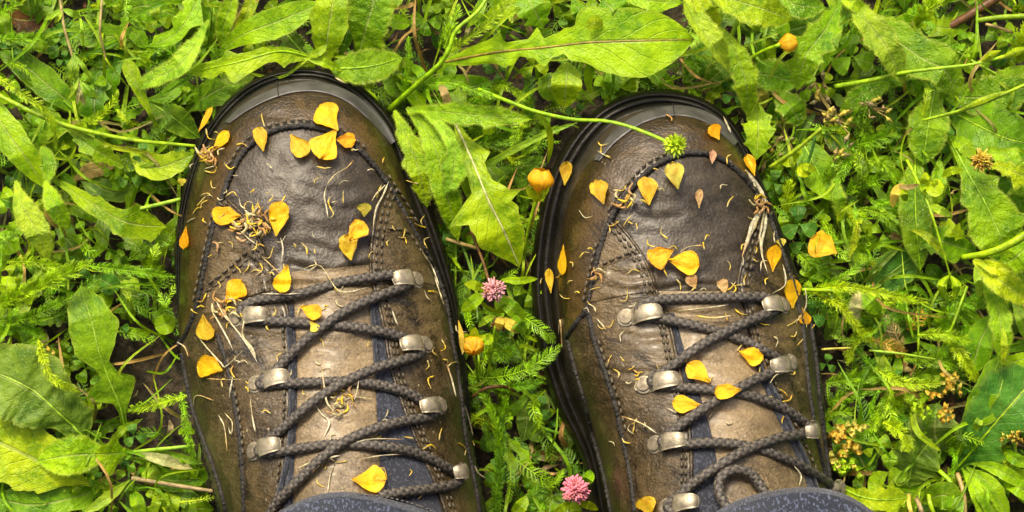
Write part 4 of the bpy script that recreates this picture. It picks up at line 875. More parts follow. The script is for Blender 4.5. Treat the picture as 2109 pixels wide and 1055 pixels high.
lf(p, 'dand', [(915,128),(1020,108),(1120,98),(1210,88),(1320,84),(1430,82)], 160, [22,36,44,48,50,46], 'br', 'leaf_smooth',
   Rr=[(0,5),(.08,16),(.2,24),(.24,36),(.28,30),(.3,14),(.36,20),(.40,40),(.43,22),(.48,18),(.5,34),(.55,40),(.6,52),(.68,70),(.78,78),(.9,54),(.96,26),(1,1)],
   L=[(0,5),(.1,18),(.2,30),(.235,42),(.25,16),(.34,20),(.38,44),(.40,18),(.46,26),(.5,36),(.53,34),(.545,62),(.58,76),(.66,74),(.68,50),(.7,72),(.8,66),(.9,48),(.96,24),(1,1)], rib='rb', fold=.05, ripple=.05, m=17, n=110)
lf(p, 'lance', [(1210,88),(1216,130),(1212,165),(1216,195)], 24, [42,38,30,20], 'li', 'leaf_smooth', fold=.3)
lf(p, 'oval', [(1240,58),(1225,45),(1212,62)], 30, [50,54,52], 'ye', 'leaf_smooth')
p = plant('plantain', 'wet shiny oval leaf hanging below the large dandelion leaf', 'plant', 1165, 130)
lf(p, 'oval', [(1168,128),(1166,170),(1161,222)], 72, [36,40,30], 'li', 'leaf_smooth', fold=.1)
lf(p, 'oval', [(1135,150),(1130,180),(1150,205)], 50, [16,18,14], 'md', 'leaf_smooth')
p = plant('plantain', 'narrow upright pointed leaf between large leaves at the top centre', 'plant', 1210, 60)
lf(p, 'lance', [(1210,68),(1212,35),(1224,-12)], 28, [30,40,40], 'br', 'leaf_smooth')
lf(p, 'oval', [(1180,5),(1195,25),(1190,45)], 40, [18,22,18], 'md', 'leaf_smooth')
lf(p, 'oval', [(1240,0),(1260,18),(1280,50)], 80, [22,26,22], 'md', 'leaf_smooth')
p = plant('hawkbit', 'leaf along the top edge above the large dandelion leaf', 'plant', 1340, 0)
lf(p, 'lance', [(1270,-15),(1340,2),(1408,6)], 46, [44,50,46], 'li', 'leaf', teeth=3, amp=.2)
lf(p, 'oval', [(1075,-25),(1100,20),(1120,60)], 70, [28,32,26], 'md', 'leaf_smooth', teeth=4, amp=.4)
lf(p, 'lance', [(1000,40),(1040,15),(1090,0)], 60, [22,26,26], 'br', 'leaf', teeth=4, amp=.4)
p = plant('wild_grass', 'flat pale green grass blade slanting up to the right boot toe', 'grass', 1085, 300, 'single grass blades')
lf(p, 'blade', [(988,348),(1060,308),(1130,274),(1190,252)], 17, [18,24,28,30], 'pa', 'leaf_smooth', fold=.3)
# ---- between the boots, lower part
def sepal_cup(p, x, y, z, r, ang, tilt=.9, name='sepal', col='li', n=5):
    for i in range(n):
        a = i * 2 * math.pi / n; dx, dy = r * .55 * math.cos(a), r * .55 * math.sin(a)
        lf(p, 'oval', [(x, y), (x + dx * .7, y + dy * .7), (x + dx * 1.3, y + dy * 1.3)], r * .6, [z, z + r * .12, z + r * .2 * 2], col, 'leaf_smooth', name=name, n=10, m=5)
def cup_flower(p, x, y, z, r, axis, nseg=5, col=(.84, .42, .006), close=.6):
    """buttercup: five overlapping cupped petals round an axis (world direction)"""
    c = W(x, y, z / 1000); A = np.array(axis, float); A /= np.linalg.norm(A); X = np.cross(A, [.3, .1, .9]); X /= np.linalg.norm(X); Y = np.cross(A, X); rr = r * PX
    for i in range(nseg):
        a0 = i * 2 * math.pi / nseg; V = []
        us = np.linspace(0, 1, 11); vs_ = np.linspace(-1, 1, 9)
        for u in us:
            rad = rr * (math.sin(min(1, u * 1.15) * math.pi * .5) * 1.02 - close * max(0, u - .55) ** 1.3 * .9) + .02 * rr * i; hh = rr * (u * 1.95) - rr * .75
            wd = (math.pi / nseg) * 1.45 * (1 - .55 * max(0, u - .7) ** 1.2 * 2.2) * min(1, .35 + u * 1.6)
            for v in vs_:
                a = a0 + v * wd; rq = rad * (1 + .05 * v + .03 * math.sin(u * 9 + i)); V.append(c + X * rq * math.cos(a) + Y * rq * math.sin(a) + A * (hh - .12 * rr * v * v * u))
        uv = np.stack(np.broadcast_arrays(us[:, None], (vs_ * .5 + .5)[None]), -1).reshape(-1, 2)
        mk('petal', V, grid_faces(11, 9), M['petal'], p, uv=uv, tint=np.array(col) * random.uniform(.85, 1.1))
p = plant('buttercup', 'orange yellow buttercup on a green stem leaning on the right boot side', 'flower', 1080, 540)
st(p, [(1078,545),(1085,490),(1096,440),(1106,408)], [4,4,4.5,5], [22,34,44,50], 'li')
cup_flower(p, 1112, 382, 54, 29, (.12, .95, .22), close=1.7)
for dx, dy in ((-20, -6), (-8, 4), (8, 2), (16, -8)): lf(p, 'oval', [(1106,414),(1108+dx*.7,406+dy),(1110+dx*1.35,386+dy)], 15, [50,55,58], 'ye', 'leaf_smooth', name='sepal', n=10, m=5, fold=.3)
p = plant('buttercup', 'closed orange buttercup bud beside the lower hooks of the left boot', 'flower', 975, 740)
st(p, [(985,800),(982,760),(976,735)], [3.5,3.5,4], [20,34,44], 'li'); cup_flower(p, 974, 708, 50, 25, (.05, -.55, .80), close=2.9, col=(.84,.42,.006))
for dx, dy in ((-22, -14), (4, -26), (20, -10)): lf(p, 'oval', [(974,706),(974+dx*.7,706+dy*.8),(974+dx*1.2,706+dy*1.25)], 20, [44,48,50], 'ye', 'leaf_smooth', name='sepal', n=10, m=5, fold=.2)
lf(p, 'lance', [(944,660),(950,690),(952,728)], 12, [52,54,52], 'or_', 'petal', name='petal', n=12, m=5)
def clover_head(p, x, y, z, r, col, n=90, dirv=(0, 0, 1), dry=0.0):
    c = W(x, y, z / 1000); D = np.array(dirv, float); D /= np.linalg.norm(D); mb = MB(); n = int(n * 1.5)
    X = np.cross(D, [.2, .9, .3]); X /= np.linalg.norm(X); Y = np.cross(D, X)
    for i in range(n):
        zz = 1 - 1.45 * (i + .5) / n; rr = math.sqrt(max(0, 1 - zz * zz)); a = 2.39996 * i
        d = X * rr * math.cos(a) + Y * rr * math.sin(a) + D * (zz * 1.05 + .25); d /= np.linalg.norm(d); l = r * PX * random.uniform(.70, 1.16); s_ = np.cross(d, [.1, .3, 1.]); s_ /= np.linalg.norm(s_); u_ = np.cross(d, s_); w_ = r * PX * .10
        k = random.uniform(.75, 1.25); cc = np.array(col) * k
        if random.random() < dry: cc = np.array((.24, .14, .07)) * k
        off = s_ * random.gauss(0, .05) * l + u_ * random.gauss(0, .05) * l
        b0 = c + d * l * .25; b1 = c + d * l * .72 + off; b2 = c + d * l * .98 + off * 2 + D * l * .06; V = []
        for b_, kk in ((b0, .6), (b1, 1.15), (b2, .7)):
            V += [b_ + (s_ * math.cos(q) + u_ * math.sin(q)) * w_ * kk for q in (0, 1.57, 3.14, 4.71)]
        V.append(b2 + d * l * .05); F = grid_faces(3, 4, True) + [(8, 9, 12), (9, 10, 12), (10, 11, 12), (11, 8, 12)]
        pale = cc * .75 + np.array(col) * .35 + .05; tt = np.array([cc] * 4 + [cc] * 4 + [pale if i % 3 else cc] * 5); mb.add(V, F, None, np.clip(tt, 0, .9))
    return mb.build('flower_head', M['petal'], p, smooth=True)
p = plant('red_clover', 'faded pink clover head with green bracts in the gap between the boots', 'flower', 1015, 600, 'pink clover flowers')
clover_head(p, 1018, 598, 52, 25, (.72, .33, .35), dry=.16)
st(p, [(1010,590),(995,540),(972,480),(955,430)], [3.5,3.5,3], [48,38,26,16], 'br2')
for pts, w, c in (([(1000,598),(978,588),(956,584)],22,'li'),([(998,604),(975,622),(950,642)],30,'br'),([(1032,576),(1070,578),(1108,574)],18,'li'),([(1020,618),(1032,630),(1040,645)],28,'br'),([(1025,612),(1060,640),(1080,660)],36,'md')):
    lf(p, 'oval', pts, w, [44,48,42], c, 'leaf_smooth')
p = plant('red_clover', 'bright pink clover head beside the lower left edge of the right boot', 'flower', 1185, 1015, 'pink clover flowers')
clover_head(p, 1185, 1010, 46, 29, (.80, .24, .32), dirv=(0, .35, .8), n=110)
for pts, w, c in (([(1182,1036),(1160,1045),(1140,1060)],20,'ye'),([(1188,1036),(1210,1040),(1232,1050)],20,'ye'),([(1200,1000),(1212,985),(1216,968)],26,'br'),([(1180,1030),(1186,1052),(1190,1072)],26,'li')): lf(p, 'oval', pts, w, [36,42,36], c, 'leaf_smooth')
st(p, [(1185,1030),(1190,1080)], 4, [38,10], 'st')
p = plant('red_clover', 'withered clover head with pale yellow drooping petals below the faded pink one', 'flower', 1030, 665)
st(p, [(1020,672),(1010,740),(1005,800),(1012,850)], [3.5,4,4,3.5], [44,36,26,12], 'li')
clover_head(p, 1028, 668, 40, 18, (.30, .20, .10), n=50, dry=.7)
for pts, w, c in (([(1035,655),(1050,668),(1078,684)],26,'cream'),([(1033,652),(1028,668),(1030,680)],22,'cream'),([(1020,650),(1000,660),(985,674)],16,'pa'),([(1014,690),(1002,700),(995,690)],26,'br'),([(1045,650),(1070,672),(1082,690)],30,'md')): lf(p, 'oval', pts, w, [44,49,44], c, 'leaf_smooth', name='leaf')
st(p, [(1052,690),(1072,725),(1090,760)], 2.2, [38,30,24], 'st', 'leaf_stalk'); st(p, [(980,690),(986,740),(988,800)], 3, [26,30,20], 'st', 'leaf_stalk')
st(p, [(948,498),(965,540),(980,600),(984,660)], 4, [14,24,30,34], 'dl', 'leaf_stalk')
st(p, [(918,492),(950,502),(985,512)], 5, [22,22,20], 'tan', 'leaf_stalk')
p = plant('yarrow', 'bright toothed yarrow fronds pushing against the left side of the right boot', 'yarrow', 1010, 770, 'feathery yarrow plants')
fr(p, [(1060,640),(1095,665),(1120,682),(1142,706)], 46, [30,40,42,38], 'fr', bushy=.5, dens=6, lead=.95)
fr(p, [(965,775),(1020,778),(1090,758),(1155,712)], 52, [24,34,40,40], 'fr', bushy=.6, dens=5, lead=.95)
fr(p, [(980,720),(1030,730),(1070,722)], 60, [10,14,14], 'fd', bushy=.6, airy=1); fr(p, [(970,680),(1000,700),(1050,715)], 60, [8,12,10], 'fd', bushy=.6, airy=1)
fr(p, [(965,560),(955,610),(962,660)], 46, [8,12,10], 'fd', bushy=.6, airy=1); fr(p, [(940,540),(930,500),(925,460)], 40, [10,12,10], 'fd', bushy=.5, airy=1)
fr(p, [(1060,530),(1100,500),(1105,450)], 40, [14,18,18], 'fd', bushy=.6); fr(p, [(1040,560),(1070,610),(1100,640)], 50, [8,10,8], 'fd', bushy=.6, airy=1)
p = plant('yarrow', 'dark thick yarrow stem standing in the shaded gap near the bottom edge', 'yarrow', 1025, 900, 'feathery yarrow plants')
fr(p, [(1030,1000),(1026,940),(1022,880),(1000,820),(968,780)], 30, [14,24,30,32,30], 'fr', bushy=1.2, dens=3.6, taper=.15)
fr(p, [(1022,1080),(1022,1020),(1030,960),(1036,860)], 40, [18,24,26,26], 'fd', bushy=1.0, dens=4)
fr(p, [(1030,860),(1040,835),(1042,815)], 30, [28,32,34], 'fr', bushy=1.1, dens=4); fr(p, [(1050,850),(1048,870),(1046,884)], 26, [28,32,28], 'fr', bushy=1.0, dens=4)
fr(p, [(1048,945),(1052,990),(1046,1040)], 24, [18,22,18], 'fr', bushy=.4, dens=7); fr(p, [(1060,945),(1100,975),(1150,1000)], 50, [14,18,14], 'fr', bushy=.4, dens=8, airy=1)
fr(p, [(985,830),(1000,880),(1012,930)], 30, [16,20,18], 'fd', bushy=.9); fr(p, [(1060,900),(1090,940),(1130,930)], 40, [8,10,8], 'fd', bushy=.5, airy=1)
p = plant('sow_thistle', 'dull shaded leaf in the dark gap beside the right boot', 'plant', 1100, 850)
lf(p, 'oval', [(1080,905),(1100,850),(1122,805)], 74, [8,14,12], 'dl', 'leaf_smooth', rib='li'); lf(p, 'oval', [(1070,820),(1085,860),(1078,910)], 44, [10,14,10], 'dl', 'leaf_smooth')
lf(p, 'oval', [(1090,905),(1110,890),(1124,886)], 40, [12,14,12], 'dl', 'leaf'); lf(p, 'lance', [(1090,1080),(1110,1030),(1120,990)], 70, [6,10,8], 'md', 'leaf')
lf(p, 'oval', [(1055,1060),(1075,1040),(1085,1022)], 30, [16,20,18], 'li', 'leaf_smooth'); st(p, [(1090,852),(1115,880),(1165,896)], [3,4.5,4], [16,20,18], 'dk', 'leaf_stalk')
p = plant('dry_stalk', 'curved brown stalk bending over the dark yarrow in the gap', 'stalk', 1010, 800)
st(p, [(972,818),(1000,800),(1035,796),(1062,806)], [4,5,4], [28,34,32,24], 'br2')
p = plant('fallen_leaf', 'reddish brown dead leaf on the soil in the gap below the yarrow', 'dead leaf', 1120, 940)
lf(p, 'lance', [(1050,925),(1110,938),(1190,940)], 24, [6,9,7], 'br2', 'leaf_smooth', fold=.4); lf(p, 'lance', [(980,920),(1020,912),(1060,920)], 40, [4,7,5], 'br2', 'leaf_smooth', fold=.3)

# ---- above and right of the right boot
p = plant('hawkbit', 'pale folded leaf drooping from the top edge right of the large dandelion leaf', 'plant', 1420, 0)
lf(p, 'lance', [(1405,-20),(1425,30),(1460,80),(1503,145)], 52, [40,56,58,46], 'pa', 'leaf_hairy', fold=.6, roll=.35)
lf(p, 'lance', [(1430,-15),(1455,25),(1482,55)], 40, [48,54,46], 'ye', 'leaf_hairy', fold=.5)
lf(p, 'lance', [(1482,55),(1515,110),(1536,170),(1542,242)], 56, [34,44,42,30], 'br', 'leaf_hairy', fold=.2, teeth=4, amp=.2)
p = plant('hawkbit', 'bright speckled broad leaf across the top edge above the orange bud', 'plant', 1480, 0)
lf(p, 'lance', [(1452,-20),(1510,0),(1570,18),(1632,42)], 84, [44,54,54,44], 'li', 'leaf_hairy', fold=.15, teeth=7, amp=.12)
lf(p, 'lance', [(1590,-20),(1640,10),(1700,15)], 60, [26,30,26], 'md', 'leaf_hairy'); lf(p, 'lance', [(1565,60),(1640,60),(1720,20)], 80, [12,16,12], 'dk', 'leaf')
st(p, [(1528,20),(1512,62),(1496,104)], 5.5, [40,36,30], 'st')
p = plant('buttercup', 'orange buttercup bud seen from behind on a slanting stem at upper right', 'flower', 1540, 125)
st(p, [(1530,130),(1570,106),(1606,92)], [4,4.5,5], [36,44,52], 'li'); cup_flower(p, 1616, 90, 50, 22, (.85, .12, .10), close=1.9)
p = plant('hawkbit', 'toothed folded leaf slanting down beside the orange bud at upper right', 'plant', 1725, 10)
lf(p, 'lance', [(1732,0),(1700,60),(1660,115),(1640,188)], 74, [34,46,46,34], 'br', 'leaf_hairy', teeth=5, amp=.3, fold=.3)
lf(p, 'lance', [(1530,150),(1585,155),(1645,172)], 74, [20,24,20], 'md', 'leaf_hairy', fold=.1)
lf(p, 'oval', [(1595,30),(1612,55),(1618,80)], 34, [22,26,24], 'md', 'leaf_smooth'); lf(p, 'lance', [(1740,30),(1700,90),(1690,150)], 60, [14,18,14], 'md', 'leaf')
p = plant('hawkbit', 'small toothed leaf pointing down at the upper right rim of the right boot', 'plant', 1555, 200)
lf(p, 'lance', [(1552,205),(1562,255),(1558,330)], 66, [22,30,28], 'br', 'leaf', teeth=4, amp=.25); lf(p, 'oval', [(1600,195),(1628,220),(1650,258)], 58, [22,28,22], 'md', 'leaf_hairy', teeth=4, amp=.2)
lf(p, 'lance', [(1440,185),(1480,150),(1515,105)], 46, [14,20,18], 'dk', 'leaf_hairy'); lf(p, 'lance', [(1410,170),(1440,120),(1470,90)], 60, [12,16,14], 'dk', 'leaf_hairy'); lf(p, 'lance', [(1390,185),(1360,160),(1330,150)], 40, [14,18,14], 'md', 'leaf')
lf(p, 'lance', [(1250,200),(1262,170),(1256,140)], 40, [14,18,14], 'md', 'leaf'); lf(p, 'lance', [(1310,185),(1290,165),(1285,140)], 46, [14,18,14], 'br', 'leaf')
p = plant('fallen_leaf', 'yellowing fallen leaf tucked under the drooping green leaf at upper right', 'dead leaf', 1567, 195)
lf(p, 'oval', [(1556,172),(1564,194),(1575,222)], 38, [18,22,16], 'cream', 'leaf_smooth', fold=.4)
clover(1755, 116, 24, 22, 'md', 'largest clover, with three big leaflets, near the top right', -100)
clover(1720, 122, 18, 12, 'dk', 'darker clover half hidden left of the largest clover', 160)
def seedheads(p, cx, cy, n, spread, z):
    for i in range(n):
        x, y = cx + random.gauss(0, spread), cy + random.gauss(0, spread * .75); a = random.uniform(0, 6.28); l = random.uniform(14, 26)
        lf(p, 'oval', [(x, y), (x + l * .5 * math.cos(a), y + l * .5 * math.sin(a)), (x + l * math.cos(a), y + l * math.sin(a))], l * .48, [z, z + 3, z], random.choice(['cream', 'pk', 'tan', 'pa']), 'dry', name='seed_case', n=9, m=6, fold=-.5, curl=.5)
        st(p, [(cx + (x - cx) * .2, cy + (y - cy) * .2), (x, y)], 1.6, [z - 6, z], 'tan', 'pedicel')
p = plant('seeding_stalk', 'stalk with pinkish dry seed cases below the largest clover', 'stalk', 1720, 240); seedheads(p, 1722, 246, 12, 22, 34); seedheads(p, 1790, 222, 8, 20, 34); seedheads(p, 1690, 188, 7, 16, 28)
p = plant('seeding_stalk', 'dry seed cases on a slanting green stem right of the right boot toe', 'stalk', 1640, 310); st(p, [(1585,345),(1640,308),(1692,264)], 5, [26,32,36], 'st'); seedheads(p, 1725, 325, 9, 20, 26); seedheads(p, 1620, 275, 9, 20, 18); seedheads(p, 1592, 330, 6, 14, 18); st(p, [(1660,345),(1672,310),(1678,280)], 4, [24,28,30], 'bl')
p = plant('hawkbit', 'oval leaf with two lance leaves hanging down beside the dry seed cases', 'plant', 1660, 300)
lf(p, 'lance', [(1640,270),(1672,330),(1715,415)], 84, [14,22,20], 'br', 'leaf', rib='pa', fold=.1); lf(p, 'lance', [(1715,360),(1728,410),(1732,460)], 30, [22,28,20], 'br', 'leaf_hairy'); lf(p, 'lance', [(1690,275),(1740,305),(1785,308)], 44, [12,16,14], 'dk', 'leaf_smooth')
lf(p, 'blade', [(1640,300),(1658,262),(1680,232)], 22, [16,20,20], 'dl', 'leaf_smooth')
for pts, w, c in (([(1640,330),(1625,335),(1608,332)],22,'ye'),([(1640,328),(1640,315),(1652,308)],22,'ye'),([(1645,340),(1665,345),(1682,352)],18,'ye'),([(1645,342),(1650,358),(1670,358)],16,'ye')): lf(p, 'oval', pts, w, [26,30,26], c, 'leaf_smooth')
p = plant('yarrow', 'short bright yarrow tuft against the right edge of the right boot toe', 'yarrow', 1630, 400, 'feathery yarrow plants')
fr(p, [(1620,440),(1622,405),(1628,370)], 46, [20,26,28], 'fy', bushy=1.2, dens=4); fr(p, [(1630,425),(1660,415),(1680,400)], 30, [16,20,18], 'fr', bushy=.8); fr(p, [(1600,400),(1590,370),(1600,345)], 40, [14,18,18], 'fr', bushy=.8, airy=1)
lf(p, 'lance', [(1620,485),(1614,460),(1612,430)], 24, [16,22,20], 'br', 'leaf_smooth')
clover(1646, 462, 20, 22, 'bl', 'blue green clover close to the right edge of the right boot', -95)
clover(1656, 500, 16, 16, 'bl', 'clover under the blue green clover beside the loose orange petal', 30)
clover(1690, 465, 14, 14, 'br', 'pale small clover right of the blue green clover', 60)

# ---- top right corner
p = plant('hawkbit', 'broad dark textured leaf with a pale folded leaf in front at the upper right', 'plant', 1790, 40)
lf(p, 'lance', [(1770,20),(1830,70),(1890,115),(1950,150),(1968,210)], 104, [22,34,38,40,28], 'md', 'leaf_hairy', teeth=5, amp=.15, fold=.1, m=11)
lf(p, 'lance', [(1740,-15),(1790,50),(1830,105),(1862,174)], 66, [36,52,52,42], 'pa', 'leaf_hairy', fold=.35, teeth=6, amp=.12)
lf(p, 'lance', [(1728,-10),(1760,10),(1788,26)], 30, [44,48,44], 'ye', 'leaf_hairy', fold=.4)
lf(p, 'lance', [(1730,230),(1775,195),(1835,172)], 44, [24,30,28], 'br', 'leaf_hairy', teeth=4, amp=.2)
lf(p, 'lance', [(1900,20),(1850,60),(1800,40)], 60, [14,18,14], 'md', 'leaf')
p = plant('grass_stalk', 'upper of two thin seeding grass stalks crossing to the right edge', 'stalk', 1800, 165)
st(p, [(1720,178),(1790,166),(1860,150),(1940,140),(2015,130),(2125,100)], [6,6,5,4,4,4], [34,42,48,52,52,50], 'li')
for a, b_, w in (((2018,130),(2062,104),18), ((2060,122),(2125,98),20)): lf(p, 'lance', [a, ((a[0]+b_[0])/2,(a[1]+b_[1])/2-3), b_], w, [52,56,52], 'ye', 'leaf_smooth', name='spikelet', fold=-.4, curl=.3)
p = plant('grass_stalk', 'lower of two thin seeding grass stalks crossing to the right edge', 'stalk', 1905, 245)
st(p, [(1900,248),(1970,230),(2030,210),(2125,168)], [3,4.5,5,4], [40,46,48,46], 'ye'); lf(p, 'lance', [(1975,228),(2020,208),(2072,188)], 14, [47,51,50], 'ye', 'leaf_smooth', name='spikelet', fold=-.3)
p = plant('dock', 'large dark smooth leaves filling the upper right edge below the grass stalks', 'plant', 2060, 250)
lf(p, 'oval', [(1962,232),(2020,262),(2080,288),(2150,300)], 130, [12,22,24,20], 'md', 'leaf_smooth', rib='li', teeth=4, amp=.2, m=11); lf(p, 'oval', [(1960,198),(2030,200),(2130,176)], 92, [14,22,22], 'md', 'leaf_hairy', teeth=5, amp=.15)
lf(p, 'oval', [(2010,150),(2060,180),(2125,140)], 80, [10,14,12], 'md', 'leaf_smooth'); st(p, [(1955,95),(2010,130),(2070,162)], 3.5, [14,18,16], 'pa', 'leaf_stalk')
p = plant('yarrow', 'fluffy yellow green yarrow plumes in the top right corner', 'yarrow', 1900, 30, 'feathery yarrow plants')
fr(p, [(1880,65),(1900,35),(1930,-20)], 62, [30,40,42], 'fy', bushy=1.3, dens=3.2); fr(p, [(2092,130),(2108,85),(2125,40)], 70, [34,44,46], 'fy', bushy=1.3, dens=3.2); fr(p, [(1858,60),(1870,40),(1895,10)], 40, [20,26,26], 'fr')
p = plant('thick_stem', 'thick dark brown stem lying across the top right corner', 'stalk', 2000, 40)
st(p, [(1925,70),(1990,35),(2070,-15)], [10,12,12], [12,16,18], 'br2'); st(p, [(2015,42),(2060,36),(2130,32)], [6,7,7], [26,30,30], 'st'); st(p, [(2030,50),(2060,58),(2085,68)], 4, [22,24,22], 'tan')
p = plant('buttercup', 'small round yellow bud in the top right corner', 'flower', 2095, 15); st(p, [(2082,-10),(2092,8)], 2.5, [38,44], 'st')
for a in range(5): lf(p, 'round', [(2096,26),(2096+9*math.cos(a*1.257),16+9*math.sin(a*1.257)),(2096+5*math.cos(a*1.257),14+5*math.sin(a*1.257))], 14, [40,44,48], 'ye', 'petal', name='petal', n=9, m=5)
for x, y, r, l, ro in ((1912,74,12,'tiny clover under the fluffy plume at the top right',20),(1971,86,14,'clover on dark soil right of the fluffy plume',70),(1945,98,17,'clover just above the upper grass stalk at the right',10),(1952,122,18,'clover touching the upper grass stalk from below',130),(2062,80,17,'clover left of the plume in the top right corner',200)): clover(x, y, r, 14, 'md', l, ro)

# ---- right edge
p = plant('hawkbit', 'long hairy leaf hanging straight down at the right beside the yellowish sprig', 'plant', 1920, 190)
lf(p, 'lance', [(1925,185),(1912,260),(1900,340)], 96, [22,30,26], 'md', 'leaf_hairy', rib='pa', fold=.1); lf(p, 'lance', [(1885,300),(1885,400),(1888,480),(1896,558)], 76, [18,30,32,24], 'md', 'leaf_hairy', rib='li', fold=.08)
lf(p, 'lance', [(1935,330),(1932,380),(1928,425)], 34, [24,28,20], 'br', 'leaf_hairy', fold=.4); fr(p, [(1900,240),(1908,205),(1912,180)], 30, [34,38,36], 'fy', bushy=.6)
p = plant('sow_thistle', 'broad toothed leaf slanting down to the right edge past the yellow flower', 'plant', 1965, 300)
lf(p, 'dand', [(1952,278),(1990,350),(2030,420),(2065,500),(2090,560)], 130, [20,32,36,34,24], 'br', 'leaf_hairy', L=[(0,4),(.2,12),(.35,30),(.4,50),(.46,34),(.6,52),(.7,62),(.76,46),(.9,28),(1,1)], Rr=[(0,4),(.2,10),(.3,18),(.42,44),(.5,36),(.64,58),(.78,44),(.9,26),(1,1)], rib='pa', m=13)
lf(p, 'dand', [(2030,310),(2080,330),(2130,400)], 80, [30,36,30], 'li', 'leaf_hairy', teeth=4, amp=.5); lf(p, 'lance', [(1955,280),(1985,300),(2010,330)], 36, [22,28,28], 'br', 'leaf_smooth'); lf(p, 'dand', [(2040,340),(2065,345),(2125,370)], 56, [36,42,38], 'ye', 'leaf_hairy', teeth=3, amp=.4)
lf(p, 'lance', [(2130,330),(2080,400),(2095,450)], 80, [12,16,12], 'dk', 'leaf_smooth'); lf(p, 'lance', [(1988,440),(2015,470),(2032,505)], 36, [14,18,14], 'md', 'leaf_smooth')
p = plant('red_clover', 'small yellow clover flower among toothed leaves at the right edge', 'flower', 2022, 330); clover_head(p, 2022, 331, 46, 24, (.66, .52, .05), n=60)
p = plant('dead_nettle', 'leaning sprig with yellowish leaves and a nodding seed pod at the right', 'plant', 1880, 330)
st(p, [(1868,330),(1892,378),(1915,430),(1940,510),(1957,570)], [4.5,4,3.5,3,2.5], [34,44,48,46,40], 'ye')
for pts, w, c in (([(1894,380),(1868,386),(1845,382)],12,'pk'),([(1860,378),(1845,395),(1838,428)],22,'cream'),([(1868,384),(1862,400),(1868,415)],20,'ye'),([(1895,378),(1905,370),(1908,355)],20,'ye'),([(1910,375),(1925,388),(1935,370)],38,'ye'),([(1940,365),(1960,352),(1985,352)],20,'ye'),([(1912,420),(1940,435),(1962,446)],20,'pa'),([(1895,380),(1905,395),(1912,392)],14,'li')): lf(p, 'oval', pts, w, [44,50,45], c, 'leaf_smooth')
for x in (1948, 1966): lf(p, 'oval', [(1957,566),(x+ (x-1957)*.6,588),(x,618)], 22, [40,46,40], 'ye', 'leaf_smooth', name='seed_pod', fold=-.6, curl=.4)
seedheads(p, 1980, 390, 6, 12, 24)
p = plant('sow_thistle', 'lobed dark leaf with a folded pale edge below the leaning sprig', 'plant', 1990, 520)
lf(p, 'oval', [(2010,520),(1950,500),(1876,476)], 74, [20,30,28], 'md', 'leaf', teeth=4, amp=.25); lf(p, 'lance', [(1872,472),(1910,488),(1950,530)], 20, [34,38,34], 'ye', 'leaf_hairy', fold=.4); lf(p, 'oval', [(1935,462),(1955,470),(1985,490)], 36, [28,32,28], 'li', 'leaf', teeth=4, amp=.4)
p = plant('plantain', 'dark oval low leaf between grass blades right of the right boot', 'plant', 1840, 560); lf(p, 'oval', [(1895,518),(1845,555),(1785,602)], 92, [14,20,16], 'bl', 'leaf_smooth', rib='dl')
p = plant('sow_thistle', 'thick bright stem with pale pointed leaves entering from the right edge', 'plant', 2100, 490)
st(p, [(1982,530),(2030,522),(2075,505),(2135,470)], [7,9,10,11], [40,48,52,54], 'ye')
lf(p, 'lance', [(2005,535),(2055,575),(2125,625)], 60, [44,50,42], 'ye', 'leaf_hairy', fold=.4); lf(p, 'lance', [(2008,540),(2014,575),(2018,615)], 22, [44,48,36], 'pa', 'leaf_hairy', fold=.4); lf(p, 'lance', [(2012,540),(2050,552),(2090,564)], 30, [46,50,44], 'ye', 'leaf_hairy', fold=.4)
lf(p, 'lance', [(2125,500),(2085,535),(2060,545)], 80, [34,36,30], 'li', 'leaf_hairy'); lf(p, 'lance', [(2070,560),(2105,600),(2130,650)], 60, [18,22,18], 'md', 'leaf_smooth')
p = plant('hawkbit', 'long narrow leaf with a yellow tip hanging down near the right edge', 'plant', 2030, 570)
lf(p, 'lance', [(2012,560),(2050,620),(2062,680),(2066,755)], 50, [26,40,44,38], 'br', 'leaf_hairy', fold=.25, teeth=5, amp=.2); lf(p, 'lance', [(2065,670),(2068,710),(2065,752)], 18, [46,48,42], 'ye', 'leaf_hairy', fold=.3); lf(p, 'oval', [(2050,650),(2020,700),(2000,775)], 70, [16,24,20], 'md', 'leaf_smooth')
lf(p, 'lance', [(2085,620),(2105,660),(2112,700)], 30, [20,24,20], 'br', 'leaf_smooth'); lf(p, 'oval', [(2060,740),(2090,745),(2130,730)], 36, [22,26,24], 'br', 'leaf_smooth')
# ---- right of the right boot
p = plant('yarrow', 'long bright yarrow sprays fanning out from the right edge of the right boot', 'yarrow', 1670, 600, 'feathery yarrow plants')
fr(p, [(1660,598),(1740,592),(1820,606),(1912,625)], 38, [30,42,42,34], 'fy', bushy=.9, dens=4); fr(p, [(1675,602),(1730,632),(1765,672),(1805,716)], 32, [28,38,36,28], 'fy', bushy=.9, dens=4); fr(p, [(1690,592),(1740,570),(1782,538)], 32, [24,32,30], 'fr', bushy=.8, dens=5)
st(p, [(1652,597),(1700,598),(1760,598)], [5,5,3], [32,38,38], 'li'); fr(p, [(1668,608),(1690,640),(1715,662)], 56, [16,20,16], 'fr', bushy=.5, airy=1, dens=6); fr(p, [(1660,540),(1690,550),(1700,580)], 50, [14,18,16], 'fr', bushy=.6, airy=1); fr(p, [(1640,520),(1665,545),(1672,570)], 44, [16,20,16], 'fr', bushy=.7)
lf(p, 'lance', [(1770,595),(1760,640),(1762,672)], 28, [32,38,30], 'whi', 'leaf_hairy', fold=.2); lf(p, 'oval', [(1772,600),(1795,625),(1812,648)], 46, [20,26,20], 'br', 'leaf', teeth=3, amp=.3); lf(p, 'oval', [(1700,700),(1720,675),(1725,650)], 40, [8,12,8], 'dl', 'leaf_smooth')
